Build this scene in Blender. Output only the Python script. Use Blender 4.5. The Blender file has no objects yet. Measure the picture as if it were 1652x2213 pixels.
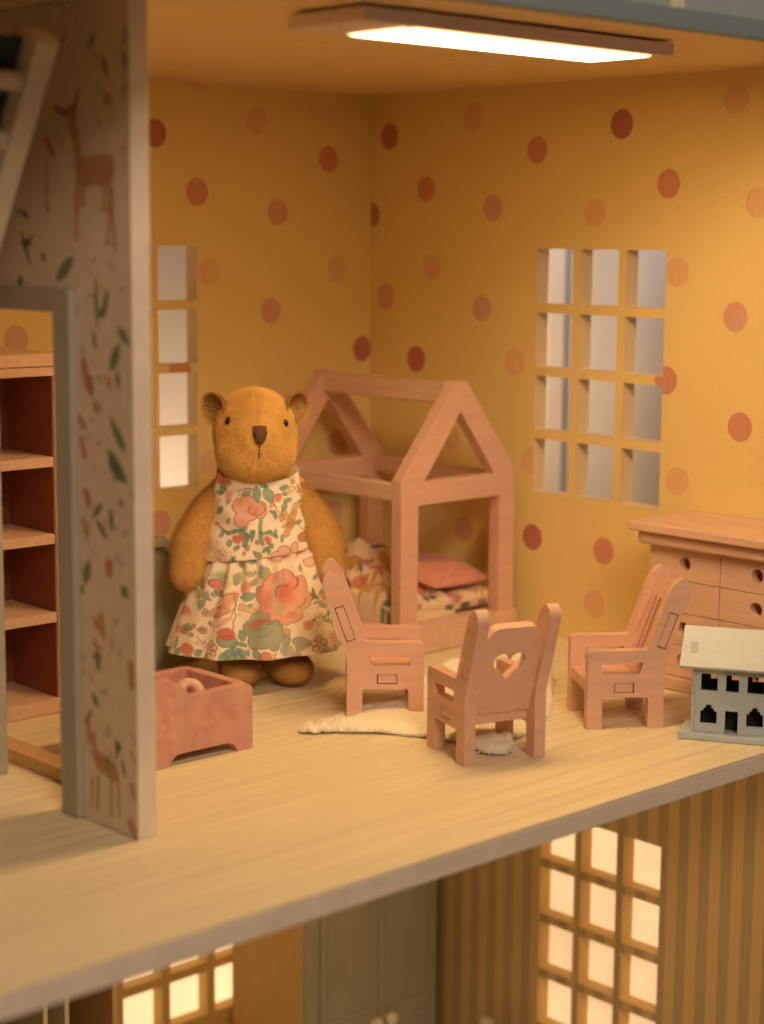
import bpy, bmesh, math, random
import numpy as np
from mathutils import Vector, Matrix
from mathutils.geometry import delaunay_2d_cdt
S = bpy.context.scene
COL = S.collection
R = math.radians
random.seed(7)
rng = np.random.default_rng(11)

# ------------------------------------------------------------------ camera
cd = bpy.data.cameras.new('camera')
cam = bpy.data.objects.new('camera', cd)
COL.objects.link(cam)
S.camera = cam
YAW, PITCH, ROLL = 0.7497, 0.1504, 0.0076
_f = Vector((math.sin(YAW)*math.cos(PITCH), math.cos(YAW)*math.cos(PITCH), -math.sin(PITCH)))
_r = Vector((math.cos(YAW), -math.sin(YAW), 0))
_u = _r.cross(_f)
r2 = _r*math.cos(ROLL)+_u*math.sin(ROLL)
u2 = -_r*math.sin(ROLL)+_u*math.cos(ROLL)
M = Matrix((r2, u2, -_f)).transposed().to_4x4()
M.translation = Vector((-6.3858, -6.9559, 1.8848))
cam.matrix_world = M
cd.sensor_fit = 'VERTICAL'
cd.sensor_height = 36
cd.lens = 36*3901.45/2213
cd.clip_start = 0.05
cd.clip_end = 200
cd.dof.use_dof = True
cd.dof.focus_distance = 7.1
cd.dof.aperture_fstop = 0.78

# ------------------------------------------------------------------ room light and added fill lights
w = bpy.data.worlds.new('World')
S.world = w
w.use_nodes = True
bg = w.node_tree.nodes['Background']
bg.inputs[0].default_value = (1.0, 0.80, 0.62, 1)
bg.inputs[1].default_value = 0.06
S.view_settings.view_transform = 'Standard'
S.view_settings.look = 'None'
S.view_settings.exposure = 0
S.view_settings.gamma = 1

def area(name, loc, target, size, energy, color, size_y=None):
    l = bpy.data.lights.new(name, 'AREA')
    l.energy = energy
    l.color = color
    l.size = size
    if size_y:
        l.shape = 'RECTANGLE'
        l.size_y = size_y
    o = bpy.data.objects.new(name, l)
    COL.objects.link(o)
    o.location = loc
    d = Vector(target)-Vector(loc)
    o.rotation_euler = d.to_track_quat('-Z', 'Y').to_euler()
    return o
WARM = (1.0, 0.62, 0.255)
STRIP_POWER = 38.0
# added soft fill light, behind and above the camera
area('front_fill', (-6.5, -10.5, 6.5), (-2.2, -2.5, 0), 3.0, 500, (1.0, 0.75, 0.55))
# added lamps, hidden outside the house: they light the plain wall seen through the upper windows
area('fill_behind_house', (-1.6, 0.30, 0.1), (-1.6, 1.2, 0.4), 3.4, 42, (1.0, 0.72, 0.45), 0.25)
area('fill_beside_house', (0.30, -1.6, 2.3), (1.2, -1.6, 1.9), 3.2, 10, (1.0, 0.92, 0.88), 0.25)
area('fill_by_the_board', (0.50, 0.45, 1.2), (0.9, -0.45, 1.3), 0.2, 14, (1.0, 0.70, 0.42), 1.0)  # added to brighten the upright board outside
# added fill under the lower room's ceiling, with no visible source
area('lower_room_fill', (-2.0, -2.3, -0.13), (-1.5, -1.5, -2.0), 1.2, 21, (1.0, 0.68, 0.32), 0.3)

# ------------------------------------------------------------------ materials
def lin(c):
    return tuple((x/12.92 if x <= 0.04045 else ((x+0.055)/1.055)**2.4) for x in c)
def mat(name, col, rough=0.55, var=0.10, scale=(6, 6, 6), detail=4, bump=0.0, bscale=None, spec=0.4,
        attr=None, speck=None, island=0.0, sheen=0.0, coat=0.0):
    m = bpy.data.materials.new(name)
    m.use_nodes = True
    nt = m.node_tree
    b = nt.nodes['Principled BSDF']
    N = nt.nodes.new
    L = nt.links.new
    tc = N('ShaderNodeTexCoord')
    mp = N('ShaderNodeMapping')
    mp.inputs['Scale'].default_value = scale
    L(tc.outputs['Object'], mp.inputs[0])
    nz = N('ShaderNodeTexNoise')
    nz.inputs['Scale'].default_value = 1.0
    nz.inputs['Detail'].default_value = detail
    nz.inputs['Roughness'].default_value = 0.6
    L(mp.outputs[0], nz.inputs[0])
    mr = N('ShaderNodeMapRange')
    mr.inputs[1].default_value = 0.3
    mr.inputs[2].default_value = 0.7
    mr.inputs[3].default_value = 1-var
    mr.inputs[4].default_value = 1+var
    L(nz.outputs[0], mr.inputs[0])
    src = mr.outputs[0]
    if island:
        ge = N('ShaderNodeNewGeometry')
        ir = N('ShaderNodeMapRange')
        ir.inputs[3].default_value = 1-island
        ir.inputs[4].default_value = 1+island
        L(ge.outputs['Random Per Island'], ir.inputs[0])
        mu = N('ShaderNodeMath')
        mu.operation = 'MULTIPLY'
        L(src, mu.inputs[0])
        L(ir.outputs[0], mu.inputs[1])
        src = mu.outputs[0]
    vm = N('ShaderNodeVectorMath')
    vm.operation = 'SCALE'
    if attr:
        at = N('ShaderNodeAttribute')
        at.attribute_name = attr
        L(at.outputs['Color'], vm.inputs[0])
    else:
        vm.inputs[0].default_value = col[:3]
    L(src, vm.inputs['Scale'])
    out = vm.outputs[0]
    if speck:                                   # (colour, scale, amount): darker or paler flecks of paint
        n2 = N('ShaderNodeTexNoise')
        n2.inputs['Scale'].default_value = speck[1]
        n2.inputs['Detail'].default_value = 6
        L(tc.outputs['Object'], n2.inputs[0])
        m2 = N('ShaderNodeMapRange')
        m2.inputs[1].default_value = 0.48
        m2.inputs[2].default_value = 0.68
        m2.inputs[4].default_value = speck[2]
        L(n2.outputs[0], m2.inputs[0])
        mx = N('ShaderNodeMix')
        mx.data_type = 'RGBA'
        L(m2.outputs[0], mx.inputs[0])
        L(out, mx.inputs[6])
        mx.inputs[7].default_value = (*speck[0], 1)
        out = mx.outputs[2]
    L(out, b.inputs['Base Color'])
    b.inputs['Roughness'].default_value = rough
    b.inputs['Specular IOR Level'].default_value = spec
    if sheen:
        b.inputs['Sheen Weight'].default_value = sheen
        b.inputs['Sheen Roughness'].default_value = 0.4
    if bump:
        n3 = N('ShaderNodeTexNoise')
        n3.inputs['Scale'].default_value = 1.0
        n3.inputs['Detail'].default_value = 5
        mp3 = N('ShaderNodeMapping')
        mp3.inputs['Scale'].default_value = bscale or scale
        L(tc.outputs['Object'], mp3.inputs[0])
        L(mp3.outputs[0], n3.inputs[0])
        bp_ = N('ShaderNodeBump')
        bp_.inputs['Strength'].default_value = bump
        bp_.inputs['Distance'].default_value = 0.01
        L(n3.outputs[0], bp_.inputs['Height'])
        L(bp_.outputs[0], b.inputs['Normal'])
    return m
def vary_by_object(m, amt):
    nt = m.node_tree
    vm = [n for n in nt.nodes if n.type == 'VECT_MATH'][0]
    src = vm.inputs['Scale'].links[0].from_socket
    oi = nt.nodes.new('ShaderNodeObjectInfo')
    mr = nt.nodes.new('ShaderNodeMapRange')
    mr.inputs[3].default_value = 1-amt
    mr.inputs[4].default_value = 1+amt
    nt.links.new(oi.outputs['Random'], mr.inputs[0])
    mu = nt.nodes.new('ShaderNodeMath')
    mu.operation = 'MULTIPLY'
    nt.links.new(src, mu.inputs[0])
    nt.links.new(mr.outputs[0], mu.inputs[1])
    nt.links.new(mu.outputs[0], vm.inputs['Scale'])
def emit(name, col, strength):
    m = bpy.data.materials.new(name)
    m.use_nodes = True
    b = m.node_tree.nodes['Principled BSDF']
    b.inputs['Base Color'].default_value = (0.8, 0.7, 0.55, 1)
    b.inputs['Emission Color'].default_value = (*col, 1)
    b.inputs['Emission Strength'].default_value = strength
    nt = m.node_tree
    tc = nt.nodes.new('ShaderNodeTexCoord')
    nz = nt.nodes.new('ShaderNodeTexNoise')
    nz.inputs['Scale'].default_value = 1.6
    mr = nt.nodes.new('ShaderNodeMapRange')
    mr.inputs[1].default_value = .3
    mr.inputs[2].default_value = .7
    mr.inputs[3].default_value = strength*.8
    mr.inputs[4].default_value = strength*1.12
    nt.links.new(tc.outputs['Object'], nz.inputs[0])
    nt.links.new(nz.outputs[0], mr.inputs[0])
    nt.links.new(mr.outputs[0], b.inputs['Emission Strength'])
    return m

PINK = (0.71, 0.44, 0.325)
MT = {}
MT['pink'] = mat('pink_painted_wood', PINK, 0.5, 0.07, (3, 30, 30), bump=0.10, bscale=(14, 120, 120))
MT['pinkx'] = mat('pink_beech_wood', (0.72, 0.475, 0.33), 0.5, 0.09, (30, 3, 40), bump=0.10, bscale=(90, 10, 160))
MT['pinkv'] = mat('pink_washed_wood', (0.60, 0.33, 0.26), 0.55, 0.12, (9, 9, 9), bump=0.12, bscale=(60, 60, 60),
                  speck=((0.50, 0.20, 0.16), 16, 0.55))
MT['pinkdark'] = mat('pink_dark_wood', (0.26, 0.085, 0.045), 0.6, 0.12, (20, 4, 20))
MT['paper'] = mat('mustard_wallpaper', (0.80, 0.615, 0.26), 0.75, 0.025, (40, 40, 70), bump=0.08, bscale=(150, 150, 25), spec=0.2)
DOTC = [(0.49, 0.185, 0.145), (0.63, 0.285, 0.19), (0.76, 0.475, 0.245), (0.67, 0.375, 0.27), (0.75, 0.50, 0.29)]
for i, c in enumerate(DOTC):
    MT['dot%d' % i] = mat('wallpaper_dot_ink_%s' % 'abcde'[i], c, 0.75, 0.05, (60, 60, 9), bump=0.08, bscale=(150, 150, 25), spec=0.2)
MT['shell'] = mat('cream_board', (0.74, 0.57, 0.33), 0.6, 0.05, (20, 20, 4))
MT['ceil'] = mat('ceiling_board', (0.82, 0.62, 0.31), 0.6, 0.06, (2, 25, 10), bump=0.06, bscale=(6, 90, 30))
MT['floor'] = mat('pale_maple_plank', (0.79, 0.69, 0.465), 0.42, 0.085, (1.3, 40, 20), bump=0.10, bscale=(4, 110, 60), island=0.0)
vary_by_object(MT['floor'], 0.035)
vary_by_object(MT['pink'], 0.04)
MT['edge'] = mat('white_primed_edge', (0.80, 0.69, 0.56), 0.6, 0.07, (9, 9, 9), bump=0.1, bscale=(60, 60, 60))
MT['blue'] = mat('dusty_blue_paint', (0.20, 0.26, 0.28), 0.5, 0.05, (4, 20, 20))
MT['paleblue'] = mat('pale_blue_paint', (0.32, 0.39, 0.40), 0.5, 0.05, (4, 20, 20))
MT['green'] = mat('olive_green_paint', (0.36, 0.34, 0.20), 0.5, 0.06, (6, 20, 20), bump=0.05)
MT['sage'] = mat('sage_paint', (0.45, 0.53, 0.58), 0.5, 0.05, (6, 24, 24), bump=0.08, bscale=(20, 140, 140))
MT['sagelight'] = mat('pale_cream_paint', (0.62, 0.67, 0.66), 0.5, 0.05, (6, 24, 24), bump=0.08, bscale=(20, 140, 140))
MT['wardrobe'] = mat('grey_green_paint', (0.38, 0.35, 0.27), 0.5, 0.05, (20, 20, 6))
MT['mustard'] = mat('mustard_board', (0.62, 0.42, 0.16), 0.7, 0.05, (15, 15, 5))
MT['brown'] = mat('dark_brown_wood', (0.17, 0.085, 0.035), 0.6, 0.15, (25, 25, 3))
MT['tan'] = mat('tan_wood', (0.62, 0.40, 0.19), 0.6, 0.1, (25, 25, 3))
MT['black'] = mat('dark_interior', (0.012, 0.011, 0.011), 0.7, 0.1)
MT['teal'] = mat('dark_teal_board', (0.035, 0.055, 0.055), 0.7, 0.1)
MT['white'] = mat('ivory_paint', (0.74, 0.64, 0.48), 0.5, 0.05, (20, 20, 5))
MT['lav'] = mat('mauve_grey_plastic', (0.78, 0.64, 0.63), 0.4, 0.05, (3, 25, 25))
MT['backdrop'] = mat('plain_room_wall', (0.62, 0.59, 0.58), 0.85, 0.02, (2, 2, 2))
MT['table'] = mat('table_wood', (0.30, 0.2, 0.12), 0.5, 0.1, (2, 20, 10))
MT['fur'] = mat('golden_plush', (0.65, 0.375, 0.10), 0.9, 0.10, (14, 14, 14), sheen=0.25, spec=0.1)
MT['furblade'] = mat('golden_plush_pile', (0.77, 0.475, 0.145), 0.85, 0.10, (12, 12, 12), island=0.14, sheen=0.15, spec=0.1)
MT['earin'] = mat('dark_ear_lining', (0.20, 0.125, 0.05), 0.9, 0.25, (60, 60, 60), bump=0.3, spec=0.1)
MT['nose'] = mat('brown_nose_thread', (0.15, 0.06, 0.03), 0.55, 0.3, (160, 60, 20), bump=0.8, bscale=(260, 60, 14))
MT['thread'] = mat('dark_brown_thread', (0.06, 0.025, 0.012), 0.8, 0.1)
MT['eye'] = mat('black_bead', (0.012, 0.008, 0.006), 0.15, 0.0)
MT['blanket'] = mat('cream_knit', (0.90, 0.83, 0.66), 0.9, 0.08, (60, 60, 60), bump=0.6, bscale=(130, 130, 130), sheen=0.2, spec=0.1)
MT['knit'] = mat('pink_knit', (0.70, 0.31, 0.24), 0.9, 0.16, (20, 90, 90), bump=0.8, bscale=(16, 120, 16), sheen=0.2, spec=0.1)

# woven, printed cloth: colours come from the print laid on the cloth's own mesh
def cloth_mat(name, wv):
    m = mat(name, (1, 1, 1), 0.85, 0.05, (40, 40, 40), attr='print', spec=0.15, sheen=0.15)
    nt = m.node_tree
    b = nt.nodes['Principled BSDF']
    tc = nt.nodes.new('ShaderNodeTexCoord')
    a = nt.nodes.new('ShaderNodeTexWave')
    a.bands_direction = 'Z'
    a.inputs['Scale'].default_value = wv
    a.inputs['Distortion'].default_value = 1.5
    a.inputs['Detail'].default_value = 2
    nt.links.new(tc.outputs['Object'], a.inputs[0])
    bu = nt.nodes.new('ShaderNodeBump')
    bu.inputs['Strength'].default_value = 0.12
    bu.inputs['Distance'].default_value = 0.004
    nt.links.new(a.outputs[1], bu.inputs['Height'])
    nt.links.new(bu.outputs[0], b.inputs['Normal'])
    return m
MT['dress'] = cloth_mat('printed_cotton', 170)
MT['bedcloth'] = cloth_mat('printed_bed_cotton', 150)
MT['deerpaper'] = mat('woodland_wallpaper', (1, 1, 1), 0.75, 0.05, (14, 14, 14), attr='print', spec=0.2)

def stripe_mat():
    m = mat('striped_wallpaper', (1, 1, 1), 0.75, 0.04, (40, 40, 8), spec=0.2)
    nt = m.node_tree
    vm = [n for n in nt.nodes if n.type == 'VECT_MATH'][0]
    N = nt.nodes.new
    tc = N('ShaderNodeTexCoord')
    sp = N('ShaderNodeSeparateXYZ')
    nt.links.new(tc.outputs['Object'], sp.inputs[0])
    ad = N('ShaderNodeMath'); ad.operation = 'ADD'; ad.inputs[1].default_value = 2.098+1.19
    dv = N('ShaderNodeMath'); dv.operation = 'DIVIDE'; dv.inputs[1].default_value = 0.119
    fr = N('ShaderNodeMath'); fr.operation = 'FRACT'
    gt = N('ShaderNodeMath'); gt.operation = 'LESS_THAN'; gt.inputs[1].default_value = 0.5
    mx = N('ShaderNodeMix'); mx.data_type = 'RGBA'
    mx.inputs[6].default_value = (0.41, 0.30, 0.15, 1)
    mx.inputs[7].default_value = (0.58, 0.39, 0.17, 1)
    nt.links.new(sp.outputs[1], ad.inputs[0])
    nt.links.new(ad.outputs[0], dv.inputs[0])
    nt.links.new(dv.outputs[0], fr.inputs[0])
    nt.links.new(fr.outputs[0], gt.inputs[0])
    nt.links.new(gt.outputs[0], mx.inputs[0])
    nt.links.new(mx.outputs[2], vm.inputs[0])
    return m
MT['stripe'] = stripe_mat()

# ------------------------------------------------------------------ mesh helpers
def thing(name, label, cat, loc=(0, 0, 0), rotz=0.0, group=None):
    o = bpy.data.objects.new(name, None)
    COL.objects.link(o)
    o.empty_display_size = 0.1
    o.location = loc
    o.rotation_euler = (0, 0, rotz)
    o['label'] = label
    o['category'] = cat
    if group:
        o['group'] = group
    return o
def tag(o, label, cat, group=None):
    o['label'] = label
    o['category'] = cat
    if group:
        o['group'] = group
    return o
def obj(name, bm, mats, parent=None, bevel=0.0, seg=2, smooth=False):
    if not isinstance(mats, (list, tuple)):
        mats = [mats]
    if isinstance(bm, bmesh.types.BMesh):
        bmesh.ops.recalc_face_normals(bm, faces=bm.faces)
        me = bpy.data.meshes.new(name)
        bm.to_mesh(me)
        bm.free()
    else:
        me = bm
    for m in mats:
        me.materials.append(m)
    o = bpy.data.objects.new(name, me)
    COL.objects.link(o)
    if parent:
        o.parent = parent
    if bevel:
        md = o.modifiers.new('edge_rounding', 'BEVEL')
        md.width = bevel
        md.segments = seg
        md.limit_method = 'ANGLE'
        md.angle_limit = R(35)
        md.harden_normals = True
    if bevel or smooth:
        me.polygons.foreach_set('use_smooth', [True]*len(me.polygons))
    return o
def struct(name, bm, mats, **k):
    o = obj(name, bm, mats, **k)
    o['kind'] = 'structure'
    return o
def box(bm, x0, x1, y0, y1, z0, z1, mi=0):
    v = [bm.verts.new(p) for p in ((x0, y0, z0), (x1, y0, z0), (x1, y1, z0), (x0, y1, z0),
                                   (x0, y0, z1), (x1, y0, z1), (x1, y1, z1), (x0, y1, z1))]
    for f in ((3, 2, 1, 0), (4, 5, 6, 7), (0, 1, 5, 4), (1, 2, 6, 5), (2, 3, 7, 6), (3, 0, 4, 7)):
        bm.faces.new([v[i] for i in f]).material_index = mi
    return bm
def B(*a):
    return box(bmesh.new(), *a)
def pip(pt, poly):
    x, y = pt
    c = False
    n = len(poly)
    j = n-1
    for i in range(n):
        xi, yi = poly[i]
        xj, yj = poly[j]
        if (yi > y) != (yj > y) and x < (xj-xi)*(y-yi)/(yj-yi)+xi:
            c = not c
        j = i
    return c
def fill(loops, extra=()):
    vs, es = [], []
    for lp in loops:
        b0 = len(vs)
        vs += [Vector(p) for p in lp]
        es += [(b0+i, b0+(i+1) % len(lp)) for i in range(len(lp))]
    vs += [Vector(p) for p in extra]
    v, e, f, _, _, _ = delaunay_2d_cdt(vs, es, [], 0, 1e-6)
    return v, f
def prism(bm, outer, holes, fn, d0, d1, mi=0):
    """outline with holes in (a, b), pushed from depth d0 to d1; fn(a, b, d) places a point"""
    v, f = fill([outer]+list(holes))
    tri = []
    for t in f:
        c = ((v[t[0]].x+v[t[1]].x+v[t[2]].x)/3, (v[t[0]].y+v[t[1]].y+v[t[2]].y)/3)
        if pip(c, outer) and not any(pip(c, h) for h in holes):
            tri.append(t)
    A = [bm.verts.new(fn(p.x, p.y, d0)) for p in v]
    Bv = [bm.verts.new(fn(p.x, p.y, d1)) for p in v]
    cnt = {}
    for t in tri:
        bm.faces.new([A[i] for i in t]).material_index = mi
        bm.faces.new([Bv[i] for i in reversed(t)]).material_index = mi
        for i in range(3):
            k = (t[i], t[(i+1) % 3])
            cnt[k] = cnt.get(k, 0)+1
    for (i, j) in list(cnt):
        if (j, i) not in cnt:
            bm.faces.new((A[j], A[i], Bv[i], Bv[j])).material_index = mi
    for vv in [q for q in bm.verts if not q.link_faces]:
        bm.verts.remove(vv)
    return bm
def rnd(pts, rads, n=5):
    """round the corners of a polygon"""
    out = []
    N_ = len(pts)
    for i, (p, r) in enumerate(zip(pts, rads)):
        if r <= 0:
            out.append(tuple(p))
            continue
        p = Vector(p)
        a = Vector(pts[i-1])-p
        b = Vector(pts[(i+1) % N_])-p
        r = min(r, a.length*0.49, b.length*0.49)
        a.normalize()
        b.normalize()
        for k in range(n+1):
            t = k/n
            q = p+a*r*(1-t)**2+b*r*t**2
            out.append((q.x, q.y))
    return out
def ellipse(cx, cy, rx, ry, n=28):
    return [(cx+rx*math.cos(2*math.pi*i/n), cy+ry*math.sin(2*math.pi*i/n)) for i in range(n)]
def rect(a0, a1, b0, b1):
    return [(a0, b0), (a1, b0), (a1, b1), (a0, b1)]
def dup(o, parent=None):
    c = o.copy()
    COL.objects.link(c)
    c.parent = parent
    for ch in list(o.children):
        dup(ch, c)
    return c
def ellipsoid(bm, c, r, rot=None, u=32, v=20):
    mtx = Matrix.Translation(c) @ (rot.to_4x4() if rot else Matrix()) @ Matrix.Diagonal((*r, 1))
    bmesh.ops.create_uvsphere(bm, u_segments=u, v_segments=v, radius=1, matrix=mtx)
def tube(bm, pts, rads, n=12):
    rings = []
    for i, p in enumerate(pts):
        p = Vector(p)
        t = (Vector(pts[min(i+1, len(pts)-1)])-Vector(pts[max(i-1, 0)])).normalized()
        s = t.cross(Vector((0, 0, 1)))
        if s.length < 1e-3:
            s = Vector((1, 0, 0))
        s.normalize()
        q = s.cross(t)
        rr = rads[i] if isinstance(rads, (list, tuple)) else rads
        rings.append([bm.verts.new(p+(s*math.cos(2*math.pi*k/n)+q*math.sin(2*math.pi*k/n))*rr) for k in range(n)])
    for a, b in zip(rings, rings[1:]):
        for k in range(n):
            bm.faces.new((a[k], a[(k+1) % n], b[(k+1) % n], b[k]))
    bm.faces.new(rings[0])
    bm.faces.new(list(reversed(rings[-1])))
def grid_mesh(name, P, color=None, closed_u=False):
    """P: (nv, nu, 3) array of points -> mesh, optional (nv, nu, 3) linear colours in attribute 'print'"""
    nv, nu = P.shape[:2]
    idx = np.arange(nv*nu).reshape(nv, nu)
    if closed_u:
        nx = np.roll(idx, -1, axis=1)
        a, b, c, d = idx[:-1], nx[:-1], nx[1:], idx[1:]
    else:
        a, b, c, d = idx[:-1, :-1], idx[:-1, 1:], idx[1:, 1:], idx[1:, :-1]
    q = np.stack([a, b, c, d], -1).reshape(-1, 4)
    me = bpy.data.meshes.new(name)
    me.vertices.add(nv*nu)
    me.vertices.foreach_set('co', P.reshape(-1).astype(np.float32))
    me.loops.add(q.size)
    me.loops.foreach_set('vertex_index', q.reshape(-1).astype(np.int32))
    me.polygons.add(len(q))
    me.polygons.foreach_set('loop_start', np.arange(0, q.size, 4, dtype=np.int32))
    me.update(calc_edges=True)
    me.polygons.foreach_set('use_smooth', np.ones(len(q), dtype=bool))
    if color is not None:
        at = me.color_attributes.new('print', 'FLOAT_COLOR', 'POINT')
        c4 = np.ones((nv*nu, 4), np.float32)
        c4[:, :3] = color.reshape(-1, 3)
        at.data.foreach_set('color', c4.reshape(-1))
    return me

# print painter: an ink layer is laid over the array of colours where the shape's distance is negative
def ss(d, e):
    return np.clip(0.5-d/(2*e), 0, 1)
class Sheet:
    def __init__(s, X, Y, base):
        s.X, s.Y = X, Y
        s.C = np.empty(X.shape+(3,))
        s.C[:] = base
        s.wob = None
    def lay(s, m, col, a=1.0):
        m = (m*a)[..., None]
        s.C = s.C*(1-m)+np.array(col)*m
    def ell(s, cx, cy, rx, ry, ang=0):
        ca, sa = math.cos(R(ang)), math.sin(R(ang))
        dx, dy = s.X-cx, s.Y-cy
        if s.wob is not None:
            dx = dx+s.wob[0]
            dy = dy+s.wob[1]
        u = (dx*ca+dy*sa)/rx
        v = (-dx*sa+dy*ca)/ry
        return (np.sqrt(u*u+v*v)-1)*min(rx, ry)
    def seg(s, x1, y1, x2, y2):
        px, py = s.X-x1, s.Y-y1
        if s.wob is not None:
            px = px+s.wob[0]
            py = py+s.wob[1]
        dx, dy = x2-x1, y2-y1
        t = np.clip((px*dx+py*dy)/(dx*dx+dy*dy+1e-12), 0, 1)
        return np.sqrt((px-dx*t)**2+(py-dy*t)**2)
    def leaf(s, x1, y1, x2, y2, wd):
        dx, dy = x2-x1, y2-y1
        L_ = math.hypot(dx, dy)
        px, py = s.X-x1, s.Y-y1
        if s.wob is not None:
            px = px+s.wob[0]
            py = py+s.wob[1]
        t = np.clip((px*dx+py*dy)/(L_*L_), 0, 1)
        d = np.sqrt((px-dx*t)**2+(py-dy*t)**2)
        return d-wd*np.sin(np.pi*np.clip(t*0.92+0.06, 0, 1))**0.8

# ------------------------------------------------------------------ the room round the toy house
struct('table_top', B(-9, 6, -9, 4, -2.98, -2.86), MT['table'])
struct('backdrop_wall', B(-9, 6.2, 1.2, 1.3, -2.86, 6), MT['backdrop'])
struct('backdrop_wall', B(1.2, 1.3, -9, 1.1995, -2.86, 6), MT['backdrop'])

# ------------------------------------------------------------------ dollhouse
H = 2.6
T = 0.085
D = 3.155
XL = -5.7
LZ = -2.70          # lower floor
house = thing('dollhouse', 'open fronted wooden dollhouse with polka dot room above and striped room below', 'dollhouse', (0, 0, 0))

# upper floor: a board with planks laid on it
fl = obj('floor', B(XL, 0.0, -D, 0.0, -0.0775, -0.012), MT['edge'], house, bevel=0.004)
NP = 40
pw = D/NP
plank_me = None
for i in range(NP):
    bm = bmesh.new()
    g = 0.0014
    y0 = -D+i*pw
    z1 = random.uniform(-0.0006, 0.0006)
    box(bm, XL, -0.001, y0+g, y0+pw-g, -0.0119, z1)
    obj('plank', bm, MT['floor'], fl, bevel=0.002, seg=1)

# ceiling
cl = obj('ceiling', B(XL, 0.0, -D+0.012, 0.0, H, H+0.031), MT['ceil'], house)
def two(pa, pb, depth, z0, z1):
    a, b = Vector(pa), Vector(pb)
    n = Vector((-(b-a).y, (b-a).x)).normalized()*depth
    bm = bmesh.new()
    prism(bm, [tuple(a), tuple(b), tuple(b+n), tuple(a+n)], [], lambda x, y, d: (x, y, d), z0, z1)
    return bm
fas = obj('fascia', B(XL, 0.3, -D-0.04, -D+0.0118, H-0.034, H+0.032), MT['blue'], house, bevel=0.006)
rf = obj('roof_front', B(XL, 0.3, -D+0.03, -D+0.12, H+0.0315, H+1.2), MT['paleblue'], house)
obj('roof_front_batten', B(-1.56, -1.50, -D+0.002, -D+0.0298, H+0.0325, H+1.2), MT['white'], rf, bevel=0.006)

def window_holes(a0, a1, top, cols, rows, w, h, gw, gh):
    """openings as rectangles in (a, z); a0 is the first column's start"""
    out = []
    for c in range(cols):
        for r in range(rows):
            x0 = a0+c*(w+gw)
            z1 = top-r*(h+gh)
            out.append((x0, x0+w, z1-h, z1))
    return out
def wall_with_window(name, fn, a0, a1, z0, z1, win, parent):
    """board with one big opening; win = (a0, a1, z0, z1)"""
    bm = bmesh.new()
    prism(bm, rect(a0, a1, z0, z1), [rect(*win)], fn, 0.0, T)
    return obj(name, bm, MT['shell'], parent)
def lattice(parent, fn, win, holes, m, glow_sheet=None):
    bm = bmesh.new()
    prism(bm, rect(win[0]+.0005, win[1]-.0005, win[2]+.0005, win[3]-.0005),
          [rnd(rect(*h), [.006]*4, 3) for h in holes], fn, -0.0005, T-0.004)
    o = obj('window', bm, m, parent)
    if glow_sheet:  # added glowing sheets stand in for the bright wall beyond the openings
        for h in holes:
            bm = bmesh.new()
            prism(bm, rect(h[0]-.004, h[1]+.004, h[2]-.004, h[3]+.004), [], fn, T-.0035, T-.0005)
            obj('glow_sheet', bm, glow_sheet, o)
    return o
def paper(parent, fn, a0, a1, z0, z1, holes, dots, mats, rad=0.0645):
    loops = [rect(a0, a1, z0, z1)]
    hp = [rnd(rect(*h), [.006]*4, 3) for h in holes]
    dp = []
    for (a, z, k) in dots:
        e = ellipse(a, z, rad*random.uniform(.97, 1.03), rad*random.uniform(.98, 1.04), 30)
        e = [(min(max(p, a0+.0006), a1-.0006), min(max(q, z0+.0006), z1-.0006)) for p, q in e]
        dp.append((e, k))
    extra = [(a0+(a1-a0)*i/14, z0+(z1-z0)*j/12) for i in range(1, 14) for j in range(1, 12)]
    v, f = fill(loops+hp+[d[0] for d in dp], extra)
    bm = bmesh.new()
    vs = [bm.verts.new(fn(p.x, p.y, -0.002)) for p in v]
    for t in f:
        c = ((v[t[0]].x+v[t[1]].x+v[t[2]].x)/3, (v[t[0]].y+v[t[1]].y+v[t[2]].y)/3)
        if any(pip(c, h) for h in hp):
            continue
        fc = bm.faces.new([vs[i] for i in t])
        for e, k in dp:
            if pip(c, e):
                fc.material_index = k+1
    o = obj('wallpaper', bm, mats, parent)
    return o
PMATS = [MT['paper']]+[MT['dot%d' % i] for i in range(5)]
BW = [(-1.363, 2.358, 0), (-1.123, 2.096, 1), (-0.759, 2.441, 2), (-0.297, 2.277, 1), (-0.629, 2.008, 3), (-1.055, 1.719, 2), (-0.238, 1.728, 2), (-0.674, 1.526, 3), (-0.062, 1.317, 0), (-1.362, 0.53, 3), (-1.05, 0.801, 4), (-1.107, 2.62, 4), (-1.233, 1.253, 1), (-0.231, 0.84, 3), (-0.261, 0.473, 3), (-2.126, 1.429, 3), (-0.55, 1.05, 2), (-0.75, 0.62, 2), (-1.75, 0.55, 2), (-2.4, 2.1, 1), (-2.05, 2.4, 2), (-2.7, 1.9, 3), (-2.0, 1.05, 2), (-2.8, 2.4, 0), (-1.6, 2.2, 2)]
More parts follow.
